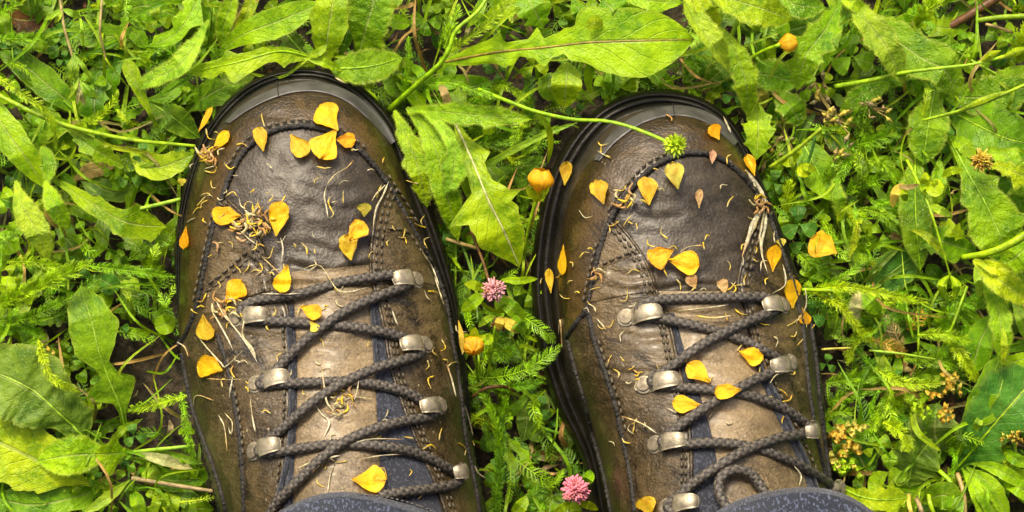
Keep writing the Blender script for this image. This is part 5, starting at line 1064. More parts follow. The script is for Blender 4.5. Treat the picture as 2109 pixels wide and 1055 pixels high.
p = plant('yarrow', 'soft green yarrow fronds in the sunlit patch below the hairy right hand leaf', 'yarrow', 1860, 380, 'feathery yarrow plants')
for pts, w, z in (([(1760,300),(1800,290),(1845,270)],60,[14,20,18]),([(1785,330),(1820,340),(1850,372)],44,[24,30,26]),([(1775,380),(1810,370),(1840,350)],46,[18,24,22]),([(1770,430),(1810,440),(1850,470),(1878,492)],38,[18,24,26,24]),([(1790,410),(1825,425),(1862,440)],44,[14,18,16]),([(1740,400),(1765,380),(1790,370)],50,[14,18,16]),([(1770,480),(1800,500),(1830,500)],50,[10,14,12]),([(1735,470),(1760,500),(1780,530)],50,[10,14,12]),([(1750,240),(1780,260),(1800,290)],44,[12,16,14])): fr(p, pts, w, z, 'fr', bushy=.8, airy=1, dens=5.5)
p = plant('yarrow', 'dense airy yarrow patch right of the right boot laces', 'yarrow', 1900, 740, 'feathery yarrow plants')
for pts, w, z, c in (([(1890,690),(1950,690),(2000,705)],40,[28,34,30],'fy'),([(1860,740),(1930,740),(1990,760)],60,[16,22,18],'fr'),([(1950,690),(1985,740),(2010,785)],48,[22,28,24],'fy'),([(1800,760),(1860,790),(1940,790)],44,[18,26,24],'fy'),([(1700,790),(1760,780),(1830,770)],60,[12,16,14],'fr'),([(1705,830),(1760,810),(1800,790)],60,[10,14,12],'fr'),([(1930,640),(1985,625),(2040,622)],50,[12,16,14],'fr'),([(1860,650),(1900,640),(1945,600)],36,[12,16,16],'fd'),([(1840,800),(1820,840),(1790,890)],44,[16,22,20],'fy'),([(1900,810),(1890,840),(1900,870)],50,[18,22,18],'fy'),([(1790,830),(1810,860),(1830,880)],50,[12,16,14],'fr'),([(1820,870),(1860,895),(1870,930)],46,[24,32,32],'fy'),([(1740,870),(1780,880),(1820,890)],50,[14,18,14],'fr'),([(1960,620),(1990,660),(2020,680)],60,[10,14,12],'fr'),([(1880,780),(1920,770),(1950,760)],60,[12,16,14],'fr'),([(1700,870),(1720,850),(1760,850)],40,[10,14,12],'fr'),([(1955,890),(1990,880),(2030,860)],30,[10,14,12],'fr')): fr(p, pts, w, z, c, bushy=.8, dens=5, airy=0 if w < 45 else 1)
p = plant('yarrow', 'withered orange brown yarrow frond among the green ones at the right', 'yarrow', 1850, 690, 'feathery yarrow plants')
fr(p, [(1795,700),(1830,710),(1865,730)], 44, [14,18,14], 'or_', bushy=.5, airy=1, dens=7); fr(p, [(1860,730),(1845,690),(1820,650)], 44, [14,18,14], 'tan', bushy=.5, airy=1, dens=7); fr(p, [(1870,680),(1890,660),(1905,645)], 44, [14,18,16], 'or_', bushy=.5, airy=1, dens=7)
p = plant('broken_stalk', 'thin tan broken stem sticking out from the right boot', 'stalk', 1720, 718); st(p, [(1692,720),(1722,718),(1752,717)], 3, [26,28,26], 'cream')
p = plant('broken_stalk', 'long thin pale stem lying under the orange brown frond', 'stalk', 1870, 730); st(p, [(1790,722),(1850,728),(1925,740)], 3.2, [22,26,24], 'pa'); st(p, [(1930,735),(1958,680),(1992,590)], 4, [20,28,24], 'li'); st(p, [(1865,620),(1872,660),(1882,700)], 3, [18,22,18], 'li')
p = plant('grass_tuft', 'tuft of narrow grass blades right of the loose orange petal', 'grass', 1800, 560)
for pts, w in (([(1735,480),(1750,530),(1762,580)],14),([(1780,600),(1810,550),(1862,500)],13),([(1790,610),(1830,570),(1885,545)],8),([(1775,520),(1815,500),(1870,496)],9),([(1700,540),(1745,535),(1790,525)],9),([(1690,555),(1720,550),(1750,556)],6),([(1770,590),(1800,560),(1835,545)],6),([(1745,490),(1755,470),(1740,440)],8),([(1845,600),(1890,595),(1915,620)],10)): lf(p, 'blade', pts, w, [14,24,18], random.choice(['md', 'br', 'dl']), 'leaf_smooth', fold=.4, n=20, m=5)
# ---- bottom right
p = plant('sow_thistle', 'cluster of large smooth dark leaves at the lower right edge', 'plant', 1975, 965)
lf(p, 'oval', [(1968,968),(2010,920),(2060,860),(2140,770)], 150, [12,26,32,28], 'bl', 'leaf_smooth', rib='li', L=[(0,4),(.1,12),(.25,48),(.4,60),(.5,74),(.7,80),(.9,60),(1,10)], Rr=[(0,4),(.1,14),(.22,50),(.3,62),(.36,40),(.5,50),(.7,64),(.9,50),(1,10)], m=13)
lf(p, 'dand', [(1962,962),(1990,890),(2025,820),(2062,730)], 80, [14,26,32,30], 'md', 'leaf_smooth', rib='li', L=[(0,5),(.2,8),(.4,20),(.6,30),(.85,26),(1,4)], Rr=[(0,5),(.2,8),(.4,26),(.5,44),(.56,24),(.75,28),(1,4)])
lf(p, 'oval', [(1938,930),(1925,890),(1930,830)], 110, [14,22,18], 'dl', 'leaf_smooth', teeth=2, amp=.15, m=11); lf(p, 'oval', [(1868,1000),(1885,950),(1920,905)], 116, [12,20,22], 'dl', 'leaf_smooth', rib='pa', teeth=3, amp=.25, m=11)
lf(p, 'oval', [(1790,980),(1760,920),(1735,870)], 110, [8,14,12], 'bl', 'leaf_smooth', m=11); lf(p, 'blade', [(1880,850),(1890,890),(1938,930)], 16, [26,30,26], 'ye', 'leaf_smooth', fold=.3)
p = plant('hawkbit', 'fan of bright narrow leaves and pale stalks in the lower right corner', 'plant', 1975, 970)
for pts, w, c in (([(1982,965),(2010,1010),(2030,1075)],36,'li'),([(1990,962),(2040,1000),(2080,1075)],40,'br'),([(2000,955),(2050,965),(2130,1010)],34,'br'),([(2055,985),(2090,1000),(2140,1030)],40,'li'),([(1900,1035),(1940,1020),(1980,1035)],70,'md'),([(2000,900),(2020,862),(2036,858)],20,'pa'),([(1990,968),(2035,1030),(2050,1080)],46,'md'),([(2060,920),(2090,945),(2130,960)],30,'br'),([(1940,1080),(1960,1050),(1970,1010)],50,'md')): lf(p, 'lance', pts, w, [20,30,26], c, 'leaf_smooth', fold=.3)
for pts, c in (([(1872,1020),(1872,1040),(1882,1075)],'cream'),([(1885,1022),(1895,1045),(1905,1075)],'pk'),([(1912,1000),(1915,1035),(1930,1075)],'st'),([(1972,975),(1985,1020),(1988,1075)],'tan'),([(1935,970),(1960,1000),(1962,1060)],'li')): st(p, pts, 6, [22,28,26], c, 'leaf_stalk')
p = plant('hawkbit', 'yellow green notched leaf at the bottom edge beside the last hook of the right boot', 'plant', 1735, 1010)
lf(p, 'dand', [(1720,998),(1770,1022),(1820,1030),(1872,1025)], 72, [24,34,32,24], 'ye', 'leaf', teeth=4, amp=.4, rib='pa'); lf(p, 'lance', [(1790,1060),(1830,1050),(1870,1058)], 40, [20,24,20], 'li', 'leaf_smooth')
for x, y, r, l, ro in ((1832,972,20,'bright clover at the bottom right between two large smooth leaves',30),(1828,1002,22,'lower clover touching the notched leaf at the bottom right',190),(1838,925,18,'clover under a curled yarrow tip at the lower right',100),(1800,922,12,'small clover beside the orange brown blossoms at lower right',20)): clover(x, y, r, 22, 'br', l, ro)
p = plant('withered_flower', 'orange brown wilted blossoms beside the lower right hooks', 'dead flower', 1735, 900)
for i in range(64):
    x, y, c = random.choice(((1728, 895, 'or_'), (1742, 880, 'cream'), (1758, 955, 'ye'), (1745, 925, 'or_'), (1715, 955, 'cream'), (1735, 960, 'ye'))); x += random.gauss(0, 10); y += random.gauss(0, 9); a = random.uniform(0, 6.28)
    lf(p, 'oval', [(x, y), (x + 9 * math.cos(a), y + 9 * math.sin(a)), (x + 20 * math.cos(a), y + 20 * math.sin(a))], 11, [24,31,24], c, 'dry', name='floret', n=8, m=5, fold=.3)
p = plant('withered_flower', 'yellow and orange wilted flower heads above the pale broad leaf at lower right', 'dead flower', 1950, 800)
for i in range(46):
    x, y, c = random.choice(((1965, 795, 'cream'), (1958, 788, 'or_'), (1928, 812, 'or_'), (1900, 850, 'ye'), (1940, 855, 'or_'))); x += random.gauss(0, 9); y += random.gauss(0, 7); a = random.uniform(0, 6.28)
    lf(p, 'lance', [(x, y), (x + 8 * math.cos(a), y + 8 * math.sin(a)), (x + 18 * math.cos(a), y + 18 * math.sin(a))], 9, [30,35,30], c, 'dry', name='floret', n=7, m=4, fold=.3)
p = plant('withered_flower', 'yellow brown wilted flower head at the right edge below the dark leaves', 'dead flower', 2088, 895)
for i in range(26):
    x, y = 2088 + random.gauss(0, 13), 895 + random.gauss(0, 6); a = random.uniform(.9, 2.2); lf(p, 'lance', [(x, y), (x + 6 * math.cos(a), y + 6 * math.sin(a)), (x + 12 * math.cos(a), y + 12 * math.sin(a))], 6, [30,34,30], random.choice(['or_', 'cream']), 'dry', name='floret', n=7, m=4)
st(p, [(2088,905),(2092,940),(2085,980)], 4, [28,20,8], 'pa')
# ------------------------------------------------------------------ low ground cover: what nobody could count
def free(px, py): return not (bl.has(px, py) or br.has(px, py))
def soft_soil(px, py):                           # places the photo shows bare: few plants there
    for x, y, r in ((310, 760, 95), (300, 470, 60), (330, 860, 60), (1000, 950, 60), (1120, 930, 60), (1740, 740, 60), (1980, 460, 50)):
        if math.hypot(px - x, py - y) < r: return True
    return False
def scatter(n, fn, box_=(-420, 2520, -330, 1650), soil_keep=.25):
    k = 0
    while k < n:
        x = random.uniform(box_[0], box_[1]); y = random.uniform(box_[2], box_[3])
        if not free(x, y) or (soft_soil(x, y) and random.random() > soil_keep): k += .25; continue
        fn(x, y); k += 1
gl = MB()
def small_leaf(x, y, big=False):
    a = random.uniform(0, 6.28); l = random.uniform(22, 60) * (2.2 if big else 1); w = l * random.uniform(.35, .75) if not big else l * random.uniform(.25, .45); z = random.uniform(3, 13) if not big else random.uniform(8, 26)
    V, F, uv = leaf_px(random.choice(['oval', 'round', 'lance', 'ob']), [(x, y), (x + l * .5 * math.cos(a), y + l * .5 * math.sin(a)), (x + l * math.cos(a + .2), y + l * math.sin(a + .2))], w, [z * .6, z + 3, z * .8], n=8 if not big else 14, m=5, fold=random.uniform(0, .3))
    gl.add(V, F, uv, vary(COL[random.choice(['md', 'dk', 'br', 'bl', 'dk', 'md'])], .2))
def small_clover(x, y):
    r = random.uniform(9, 17); z = random.uniform(8, 22); rot = random.uniform(0, 2); c = vary(COL[random.choice(['md', 'br', 'br', 'bl'])], .15)
    for i in range(3):
        a = rot + i * 2.094; V, F, uv = leaf_px('ob', [(x + 2 * math.cos(a), y + 2 * math.sin(a)), (x + r * math.cos(a), y + r * math.sin(a)), (x + r * 1.9 * math.cos(a), y + r * 1.9 * math.sin(a))], r * 1.7, [z, z + 2, z], n=9, m=5, fold=.12); gl.add(V, F, uv, c)
    V, F, uv = tube(W(np.array([x, x + 8.]), np.array([y, y + 12.]), np.array([z, 1.]) / 1000), .0003, 4); gl.add(V, F, uv, c * 1.2)
scatter(330, small_clover, (-100, 2200, -100, 1150), .2)
scatter(600, small_leaf)
scatter(200, lambda x, y: small_leaf(x, y), (0, 2109, 0, 1055))
def off_frame(x, y):
    if -60 < x < 2170 and -60 < y < 1115: return
    small_leaf(x, y, True)
scatter(1500, off_frame)
def under_leaf(x, y):
    a = random.uniform(0, 6.28); l = random.uniform(70, 190); w = l * random.uniform(.14, .36); z = random.uniform(3, 14); b_ = random.uniform(-.5, .5)
    V, F, uv = leaf_px(random.choice(['oval', 'lance', 'dand', 'lance']), [(x, y), (x + l * .5 * math.cos(a), y + l * .5 * math.sin(a)), (x + l * math.cos(a + b_), y + l * math.sin(a + b_))], w, [z * .5, z + 4, z * .8], n=30, m=7, fold=random.uniform(0, .3), teeth=random.choice([0, 4, 5, 6]), amp=.4)
    gl.add(V, F, uv, vary(COL[random.choice(['md', 'dk', 'md', 'br', 'dl', 'md'])], .2))
scatter(300, under_leaf, (-100, 2200, -100, 1150), .15)
o = gl.build('ground_cover', M['leaf_smooth'], None, kind='stuff'); tag(o, 'low small green leaves covering the soil under the taller weeds', 'ground cover')
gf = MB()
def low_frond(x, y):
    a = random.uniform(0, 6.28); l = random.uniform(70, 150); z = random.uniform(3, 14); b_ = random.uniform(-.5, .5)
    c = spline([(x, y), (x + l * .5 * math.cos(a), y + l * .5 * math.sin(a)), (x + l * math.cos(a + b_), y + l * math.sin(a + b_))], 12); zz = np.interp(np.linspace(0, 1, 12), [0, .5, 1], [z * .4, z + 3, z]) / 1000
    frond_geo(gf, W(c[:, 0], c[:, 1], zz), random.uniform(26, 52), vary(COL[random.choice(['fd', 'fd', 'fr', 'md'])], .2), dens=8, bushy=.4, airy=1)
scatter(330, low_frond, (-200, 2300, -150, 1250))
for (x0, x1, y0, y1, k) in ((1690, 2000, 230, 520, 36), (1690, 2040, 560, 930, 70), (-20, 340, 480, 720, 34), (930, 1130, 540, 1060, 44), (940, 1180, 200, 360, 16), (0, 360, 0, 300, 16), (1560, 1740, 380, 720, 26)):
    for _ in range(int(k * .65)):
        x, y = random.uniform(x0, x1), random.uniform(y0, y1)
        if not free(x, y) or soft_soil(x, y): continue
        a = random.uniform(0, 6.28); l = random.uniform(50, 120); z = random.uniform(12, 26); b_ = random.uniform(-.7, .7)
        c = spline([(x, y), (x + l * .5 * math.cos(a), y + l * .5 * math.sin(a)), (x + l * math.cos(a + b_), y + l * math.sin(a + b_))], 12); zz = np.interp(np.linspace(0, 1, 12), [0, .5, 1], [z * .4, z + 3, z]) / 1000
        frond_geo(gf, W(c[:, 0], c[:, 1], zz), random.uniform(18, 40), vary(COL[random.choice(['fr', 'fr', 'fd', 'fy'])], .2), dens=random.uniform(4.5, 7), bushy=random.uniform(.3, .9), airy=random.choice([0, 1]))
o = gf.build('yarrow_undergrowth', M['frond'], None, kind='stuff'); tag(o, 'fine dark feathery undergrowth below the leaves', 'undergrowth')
gg = MB()
def blade(x, y):
    a = random.uniform(0, 6.28); l = random.uniform(60, 190); z = random.uniform(4, 22); b_ = random.uniform(-.6, .6); w = random.uniform(4, 11)
    V, F, uv = leaf_px('blade', [(x, y), (x + l * .5 * math.cos(a), y + l * .5 * math.sin(a)), (x + l * math.cos(a + b_), y + l * math.sin(a + b_))], w, [2, z, z * .6], n=10, m=3, fold=.4)
    gg.add(V, F, uv, vary(COL[random.choice(['md', 'dk', 'br', 'dl', 'tan'])], .2))
scatter(800, blade)
def fine_blade(x, y):
    a = random.uniform(0, 6.28); l = random.uniform(60, 210); z = random.uniform(14, 36); b_ = random.uniform(-.7, .7)
    V, F, uv = leaf_px('blade', [(x, y), (x + l * .5 * math.cos(a), y + l * .5 * math.sin(a)), (x + l * math.cos(a + b_), y + l * math.sin(a + b_))], random.uniform(3, 9), [4, z, z * .7], n=12, m=3, fold=.4)
    gg.add(V, F, uv, vary(COL[random.choice(['br', 'li', 'md', 'pa', 'br', 'tan'])], .2))
scatter(620, fine_blade, (-60, 2170, -60, 1110), .3)
o = gg.build('grass', M['leaf_smooth'], None, kind='stuff'); tag(o, 'thin grass blades scattered low through the weeds', 'grass')
gd = MB()
def scrap(x, y):
    a = random.uniform(0, 6.28); l = random.uniform(10, 46); z = random.uniform(1.5, 5)
    V, F, uv = leaf_px(random.choice(['oval', 'lance', 'blade']), [(x, y), (x + l * .5 * math.cos(a), y + l * .5 * math.sin(a)), (x + l * math.cos(a + .3), y + l * math.sin(a + .3))], l * random.uniform(.1, .45), [z, z + 3, z], n=7, m=4, fold=random.uniform(-.4, .6))
    gd.add(V, F, uv, vary(COL[random.choice(['br2', 'br2', 'tan', 'pk'])], .35) * random.uniform(.4, 1))
scatter(650, scrap, (-100, 2200, -100, 1150), 1.0)
o = gd.build('leaf_litter', M['dry'], None, kind='stuff'); tag(o, 'crumbled brown dead leaf litter on the dark soil', 'leaf litter')

# ------------------------------------------------------------------ petals on the boots
def boot_at(x, y): return bl if x < 1040 else br
def lay(b, x, y, ang, outline, off, bend):
    """local mm outline (u along, v across, h up) laid onto the boot's surface, turned by ang in the picture"""
    n = b.normal(x, y, 14); a = R(ang); q = b.P(x + math.cos(a) * 24, y + math.sin(a) * 24) - b.P(x, y); X = q - n * (q @ n); X /= np.linalg.norm(X); Y = np.cross(n, X)
    o0 = b.P(x, y, 0) + n * off / 1000; V = o0 + (X[None] * outline[:, :1] + Y[None] * outline[:, 1:2] + n[None] * outline[:, 2:3]) / 1000
    return o0, V
PC = dict(f=(.88, .48, .007), o=(.86, .39, .006), d=(.60, .38, .014), p=(.66, .52, .06), g=(.42, .36, .02), t=(.48, .29, .11), r=(.50, .27, .15))
def petal(x, y, L, Wd, ang, col, label, off=3.0, cup=.10, notch=0.0, ground=None, side=0.0):
    us = np.linspace(0, 1, 19); vs_ = np.linspace(-1, 1, 11); seed = random.uniform(0, 50)
    w = np.interp(us, [0, .02, .07, .16, .28, .42, .58, .74, .87, .95, 1], [.05, .36, .62, .88, 1, .97, .76, .48, .25, .15, .10])
    u, v = np.meshgrid(us, vs_, indexing='ij'); l, wd = L * 1.03, Wd * .98
    U = (u - .45) * l + l * (notch * .5 * np.exp(-(v / .4) ** 2) + .035 * vnoise(v * 2.2, v * 0, seed)) * (1 - u) ** 3; V_ = v * w[:, None] * wd / 2 * (1 + .20 * vnoise(u * 3, np.sign(v), seed) + .07 * vnoise(u * 9, np.sign(v), seed + 2)) + side * l * (u - .5) ** 2
    H = (cup * wd * v ** 2 * w[:, None] * random.uniform(.2, 1.6) + .16 * l * (u - .5) ** 2 * random.uniform(.2, 1.6) + .10 * wd * vnoise(u * 2.5 + seed, v * 1.6, seed) + .05 * wd * vnoise(u * 7 + seed, v * 3.5, seed + 4) + .012 * wd * np.sin(v * 13)) * .2
    a = R(ang); px = x + U * math.cos(a) - V_ * math.sin(a); py = y + U * math.sin(a) + V_ * math.cos(a)
    if ground is None:
        b = boot_at(x, y); zz = np.maximum(b.z(px, py), b.z(x, y) - .004) if off > 5 else b.z(px, py); c = b.P(x, y, off / 1000)
        V = W(px, py, zz + (off + H - H.min()) / 1000)
    else: c = W(x, y, ground / 1000); V = W(px, py, (ground + H) / 1000)
    uv = np.stack([u.ravel(), (v * .5 + .5).ravel()], -1); t = np.array(PC[col]) * random.uniform(.90, 1.06)
    base = np.clip((u.ravel()[:, None] - .80) * 4, 0, 1) * .5; tt = t * (1 - base) + base * np.array((.45, .36, .05)); tt = tt * (1 + np.array((.10, .22, .3)) * vnoise(u.ravel() * 2.2 + seed, v.ravel() * 1.3, seed + 7)[:, None])
    o = mk('petal', V.reshape(-1, 3), grid_faces(19, 11), M['petal'], None, uv=uv, tint=tt, loc=c); tag(o, label, 'petal', 'buttercup petals fallen on the boots')
    return o
PETALS = [
 (676,240,62,50,55,'f','upper of three large fresh petals clustered on the left boot toe'), (671,300,66,60,-62,'f','broadest petal of the three clustered on the left boot toe'),
 (714,288,40,34,185,'o','small petal half tucked under the toe cluster at its right'), (617,301,54,44,232,'d','darker veined petal left of the three petal toe cluster'),
 (537,284,50,36,80,'d','lone petal lying across the curved toe seam of the left boot'), (455,289,52,24,128,'f','narrow petal on the left flank of the left boot toe'),
 (424,244,56,15,118,'f','sliver thin petal on the outer rim of the left boot toe'), (463,443,58,42,4,'f','petal pointing right beside the clump of dry florets on the left boot'),
 (572,447,70,46,95,'f','long teardrop petal right of the dry floret clump on the left boot'), (751,431,28,28,92,'g','small olive petal at the right seam of the left boot toe'),
 (735,474,46,42,128,'o','upper of two overlapping petals near the right seam of the left boot'), (719,506,54,44,84,'d','lower of two overlapping petals near the right seam of the left boot'),
 (380,492,46,19,-84,'o','slim upright petal on the outer left wall of the left boot'), (583,577,58,40,-76,'f','pointed petal touching the top lace of the left boot'),
 (484,599,54,44,124,'f','petal just above the first left hook of the left boot'), (643,641,46,34,200,'o','crumpled petal resting between the upper laces of the left boot'),
 (421,677,52,40,262,'d','dull spotted petal left of the first left hook of the left boot'), (430,753,52,50,20,'f','round petal on the left quarter below the dull spotted one'),
 (763,987,68,50,182,'f','notched petal on the tongue just above the left trouser hem'), (647,672,26,22,230,'p','tiny pale petal caught under the crossed upper laces of the left boot'),
 (1472,271,34,30,60,'o','small triangular petal on the right boot toe below the grey rand'), (1546,338,46,24,70,'f','slim petal on the outer right rim of the right boot toe'),
 (1391,358,56,44,78,'p','pale yellow petal below the spiky seed head on the right boot'), (1332,390,58,42,82,'d','dark veined petal left of the pale yellow one on the right boot'),
 (1233,393,52,38,72,'d','petal left of the toe seam on the right boot, ringed by a brown edge'), (1166,355,48,26,96,'d','small petal on the black sole edge of the right boot'),
 (1359,526,54,48,-22,'o','petal with a torn side left of the largest petal on the right vamp'), (1412,541,64,48,190,'f','largest petal on the dark vamp of the right boot'),
 (1594,529,54,27,98,'f','upright petal on the right flank of the right boot vamp'), (1632,601,60,34,92,'f','pointed petal near the first right hook of the right boot'),
 (1658,653,36,24,250,'o','small petal at the outer right edge below the pointed one'), (1158,538,60,18,-86,'f','narrow upright petal on the black left side of the right boot'),
 (1131,576,50,19,84,'d','dull petal on the sole left of the narrow upright one'), (1549,733,52,42,200,'f','petal beside the second right hook of the right boot'),
 (1436,766,60,40,38,'f','pale edged petal on the right tongue between two crossed laces'), (1496,806,54,34,-8,'f','petal lying across the middle lace crossing of the right boot'),
 (1412,832,60,40,8,'f','petal resting on the blue gusset below the middle lace of the right boot'), (1332,1042,44,40,70,'d','petal at the bottom edge beside the last left hook of the right boot'),
 (1424,579,32,26,60,'t','dry brown petal under the largest petal of the right vamp'), (1468,322,28,16,92,'r','dry pinkish scrap on the toe seam of the right boot'),
 (1440,408,38,16,92,'t','dry cone shaped floret in the middle of the right vamp'), (1490,588,32,26,84,'t','dry pale petal at the top lace of the right boot'), (1610,500,20,20,90,'p','tiny pale petal above the upright one on the right flank'),
 (375,374,16,16,90,'g','tiny round green petal on the outer left rim of the left boot')]
for i, (x, y, L, Wd, a, c, lab) in enumerate(PETALS):
    onlace = any(k in lab for k in ('upper laces', 'across the middle lace', 'top lace of the left'))
    petal(x, y, L, Wd, a, c, lab, off=9.2 if 'across the middle lace' in lab else 7.8 if onlace else (4.2 if lab.startswith(('upper of', 'broadest')) else 3.5), notch=.55 if 'notched' in lab else 0.0, side=random.uniform(-.12, .12))
petal(1694, 505, 60, 54, 30, 'f', 'loose orange petal lying on weeds right of the right boot', ground=30)

# ------------------------------------------------------------------ shreds, straws and floret scraps on the boots
def zone(x, y):
    side = 'left' if x < 1040 else 'right'; b = boot_at(x, y)
    part = 'toe' if y < 330 else 'vamp' if y < 560 else 'upper laces' if y < 720 else 'middle laces' if y < 880 else 'lower laces'
    e = np.interp(y, b.Oopen[:20, 1][::-1], b.Oopen[:20, 0][::-1]) if False else None
    mid = (640 + (y - 140) * .09) if side == 'left' else (1375 + (y - 190) * .10)
    where = 'left flank' if x < mid - 120 else 'right flank' if x > mid + 120 else 'middle'
    return side, part, where
def strand(pts, r, cols, name, label, cat, group, off=2.6, knobs=None):
    b = boot_at(*pts[0][:2]); n = max(10, int(np.linalg.norm(np.diff(np.array(pts, float), axis=0), axis=1).sum() / 4)); c = spline(pts, n); t = np.linspace(0, 1, n)
    P = b.P(c[:, 0], c[:, 1], (off + .5 * np.sin(t * 3.1) * len(pts) * .3) / 1000); rr = np.interp(t, np.linspace(0, 1, len(r)), r) * PX
    rr = rr * (.62 if name == 'floret_shred' else (.95 if 'bundle' in label or 'broad' in label else .62)) * np.clip(np.minimum(t, 1 - t) / .14, .3, 1) * (1 + .25 * vnoise(t * 7, t * 0, off + pts[0][0])); V, F, uv = tube(P, rr, 5); col = np.stack([np.interp(np.repeat(t, 5), np.linspace(0, 1, len(cols)), [q[k] for q in cols]) for k in range(3)], -1)
    o = mk(name, V, F, M['dry'], None, uv=uv, tint=col, loc=P[n // 2]); return tag(o, label, cat, group)
YEL = (.70, .50, .025); PAL = (.48, .41, .19); WHT = (.50, .46, .31); BRN = (.40, .22, .06)
CL = [(520,460,45,26),(500,520,60,16),(430,315,28,10),(560,300,30,4),(700,400,45,8),(470,640,45,12),(640,660,70,12),(480,760,60,10),(700,840,60,10),(850,590,70,9),(760,960,80,10),(900,760,50,8),(860,450,40,9),(420,420,36,10),(800,330,50,9),(930,900,40,6),(640,560,60,6),(570,860,60,5),
      (1310,410,30,7),(1250,520,50,9),(1230,660,45,10),(1290,770,40,10),(1310,890,40,6),(1420,560,90,9),(1500,620,60,8),(1600,680,50,10),(1560,470,40,5),(1420,420,80,6),(1180,560,40,5),(1500,780,70,6),(1620,820,50,6),(1480,930,80,5),(1280,330,60,3),(1590,560,40,6),(1640,700,30,5)]
LM = [(676,240,'upper of the clustered toe petals'),(617,301,'darker veined toe petal'),(537,284,'lone toe seam petal'),(455,289,'narrow petal on the left flank'),(463,443,'petal pointing right'),(572,447,'long teardrop petal'),(735,474,'two overlapping vamp petals'),(380,492,'slim upright petal'),(583,577,'pointed petal at the top lace'),(484,599,'petal above the first left hook'),(643,641,'crumpled petal between laces'),(421,677,'dull spotted petal'),(430,753,'round quarter petal'),(763,987,'notched petal'),(860,577,'first right hook'),(880,711,'second right hook'),(906,836,'third right hook'),(952,972,'fourth right hook'),(528,792,'second left hook'),(524,930,'third left hook'),(700,825,'orange brown tongue clump'),(520,458,'dry floret tangle'),(700,400,'middle of the vamp'),(800,380,'corner where the toe seam turns'),
      (1472,271,'triangular toe petal'),(1391,358,'pale yellow petal'),(1332,390,'dark veined petal'),(1233,393,'brown edged petal'),(1412,541,'largest vamp petal'),(1359,526,'torn vamp petal'),(1594,529,'upright flank petal'),(1632,601,'pointed flank petal'),(1158,538,'narrow upright petal'),(1290,655,'first left hook'),(1327,793,'second left hook'),(1350,916,'third left hook'),(1374,1046,'last left hook'),(1612,630,'first right hook'),(1628,748,'second right hook'),(1674,884,'third right hook'),(1549,733,'petal by the second right hook'),(1436,766,'pale edged tongue petal'),(1496,806,'petal on the lace crossing'),(1412,832,'petal on the blue gusset'),(1440,408,'dry cone shaped floret'),(1570,420,'straw bundle'),(1230,565,'pinkish bunch'),(1490,588,'dry petal at the top lace')]
ORD = ['nearest', 'second nearest', 'third nearest', 'fourth nearest', 'fifth nearest', 'sixth nearest', 'seventh nearest', 'eighth nearest', 'ninth nearest', 'tenth nearest', 'eleventh nearest', 'twelfth nearest']
SH = {}
for cx, cy, s, k in CL:
    for _ in range(k):
        x, y = cx + random.gauss(0, s * .85), cy + random.gauss(0, s * .85); b = boot_at(x, y)
        if not b.has(x, y): continue
        a = random.uniform(0, 6.28); l = random.uniform(11, 32); bend = random.uniform(-.9, .9); left = x < 1040
        ci = random.choice([0, 0, 1, 1, 2, 2, 3, 4, 4]); col = [[YEL, YEL, PAL], [YEL, PAL], [PAL, YEL], [BRN, YEL], [PAL, WHT]][ci]
        o = strand([(x, y), (x + l * .5 * math.cos(a), y + l * .5 * math.sin(a)), (x + l * math.cos(a + bend), y + l * math.sin(a + bend))], random.choice([[1.2, 3.2, 1.4], [3.2, 2.6, 1.0], [1.0, 2.0, 3.4], [1.2, 1.8, 1.0]]), col, 'floret_shred', '', 'floret shred',
                   'thin floret shreds strewn on the left boot' if left else 'thin floret shreds strewn on the right boot', off=2.5 + random.uniform(0, .5))
        d, lx, ly, lm = min((math.hypot(x - q[0], y - q[1]), q[0], q[1], q[2]) for q in LM if (q[0] < 1040) == left)
        dr = ('right' if x > lx else 'left') + ' of' if abs(x - lx) > abs(y - ly) else ('below' if y > ly else 'above')
        shp = ('curled' if abs(bend) > .5 else 'straight') + ' ' + ['yellow', 'yellow', 'pale', 'brownish', 'whitish'][ci]
        SH.setdefault((shp, dr, lm, 'left' if left else 'right'), []).append((d, o.name))
for (shp, dr, lm, sd_), ls in SH.items():
    for i, (d, nm) in enumerate(sorted(ls)): bpy.data.objects[nm]['label'] = (f'{ORD[i]} ' if len(ls) > 1 else '') + f'{shp} shred {dr} the {lm}, {sd_} boot'
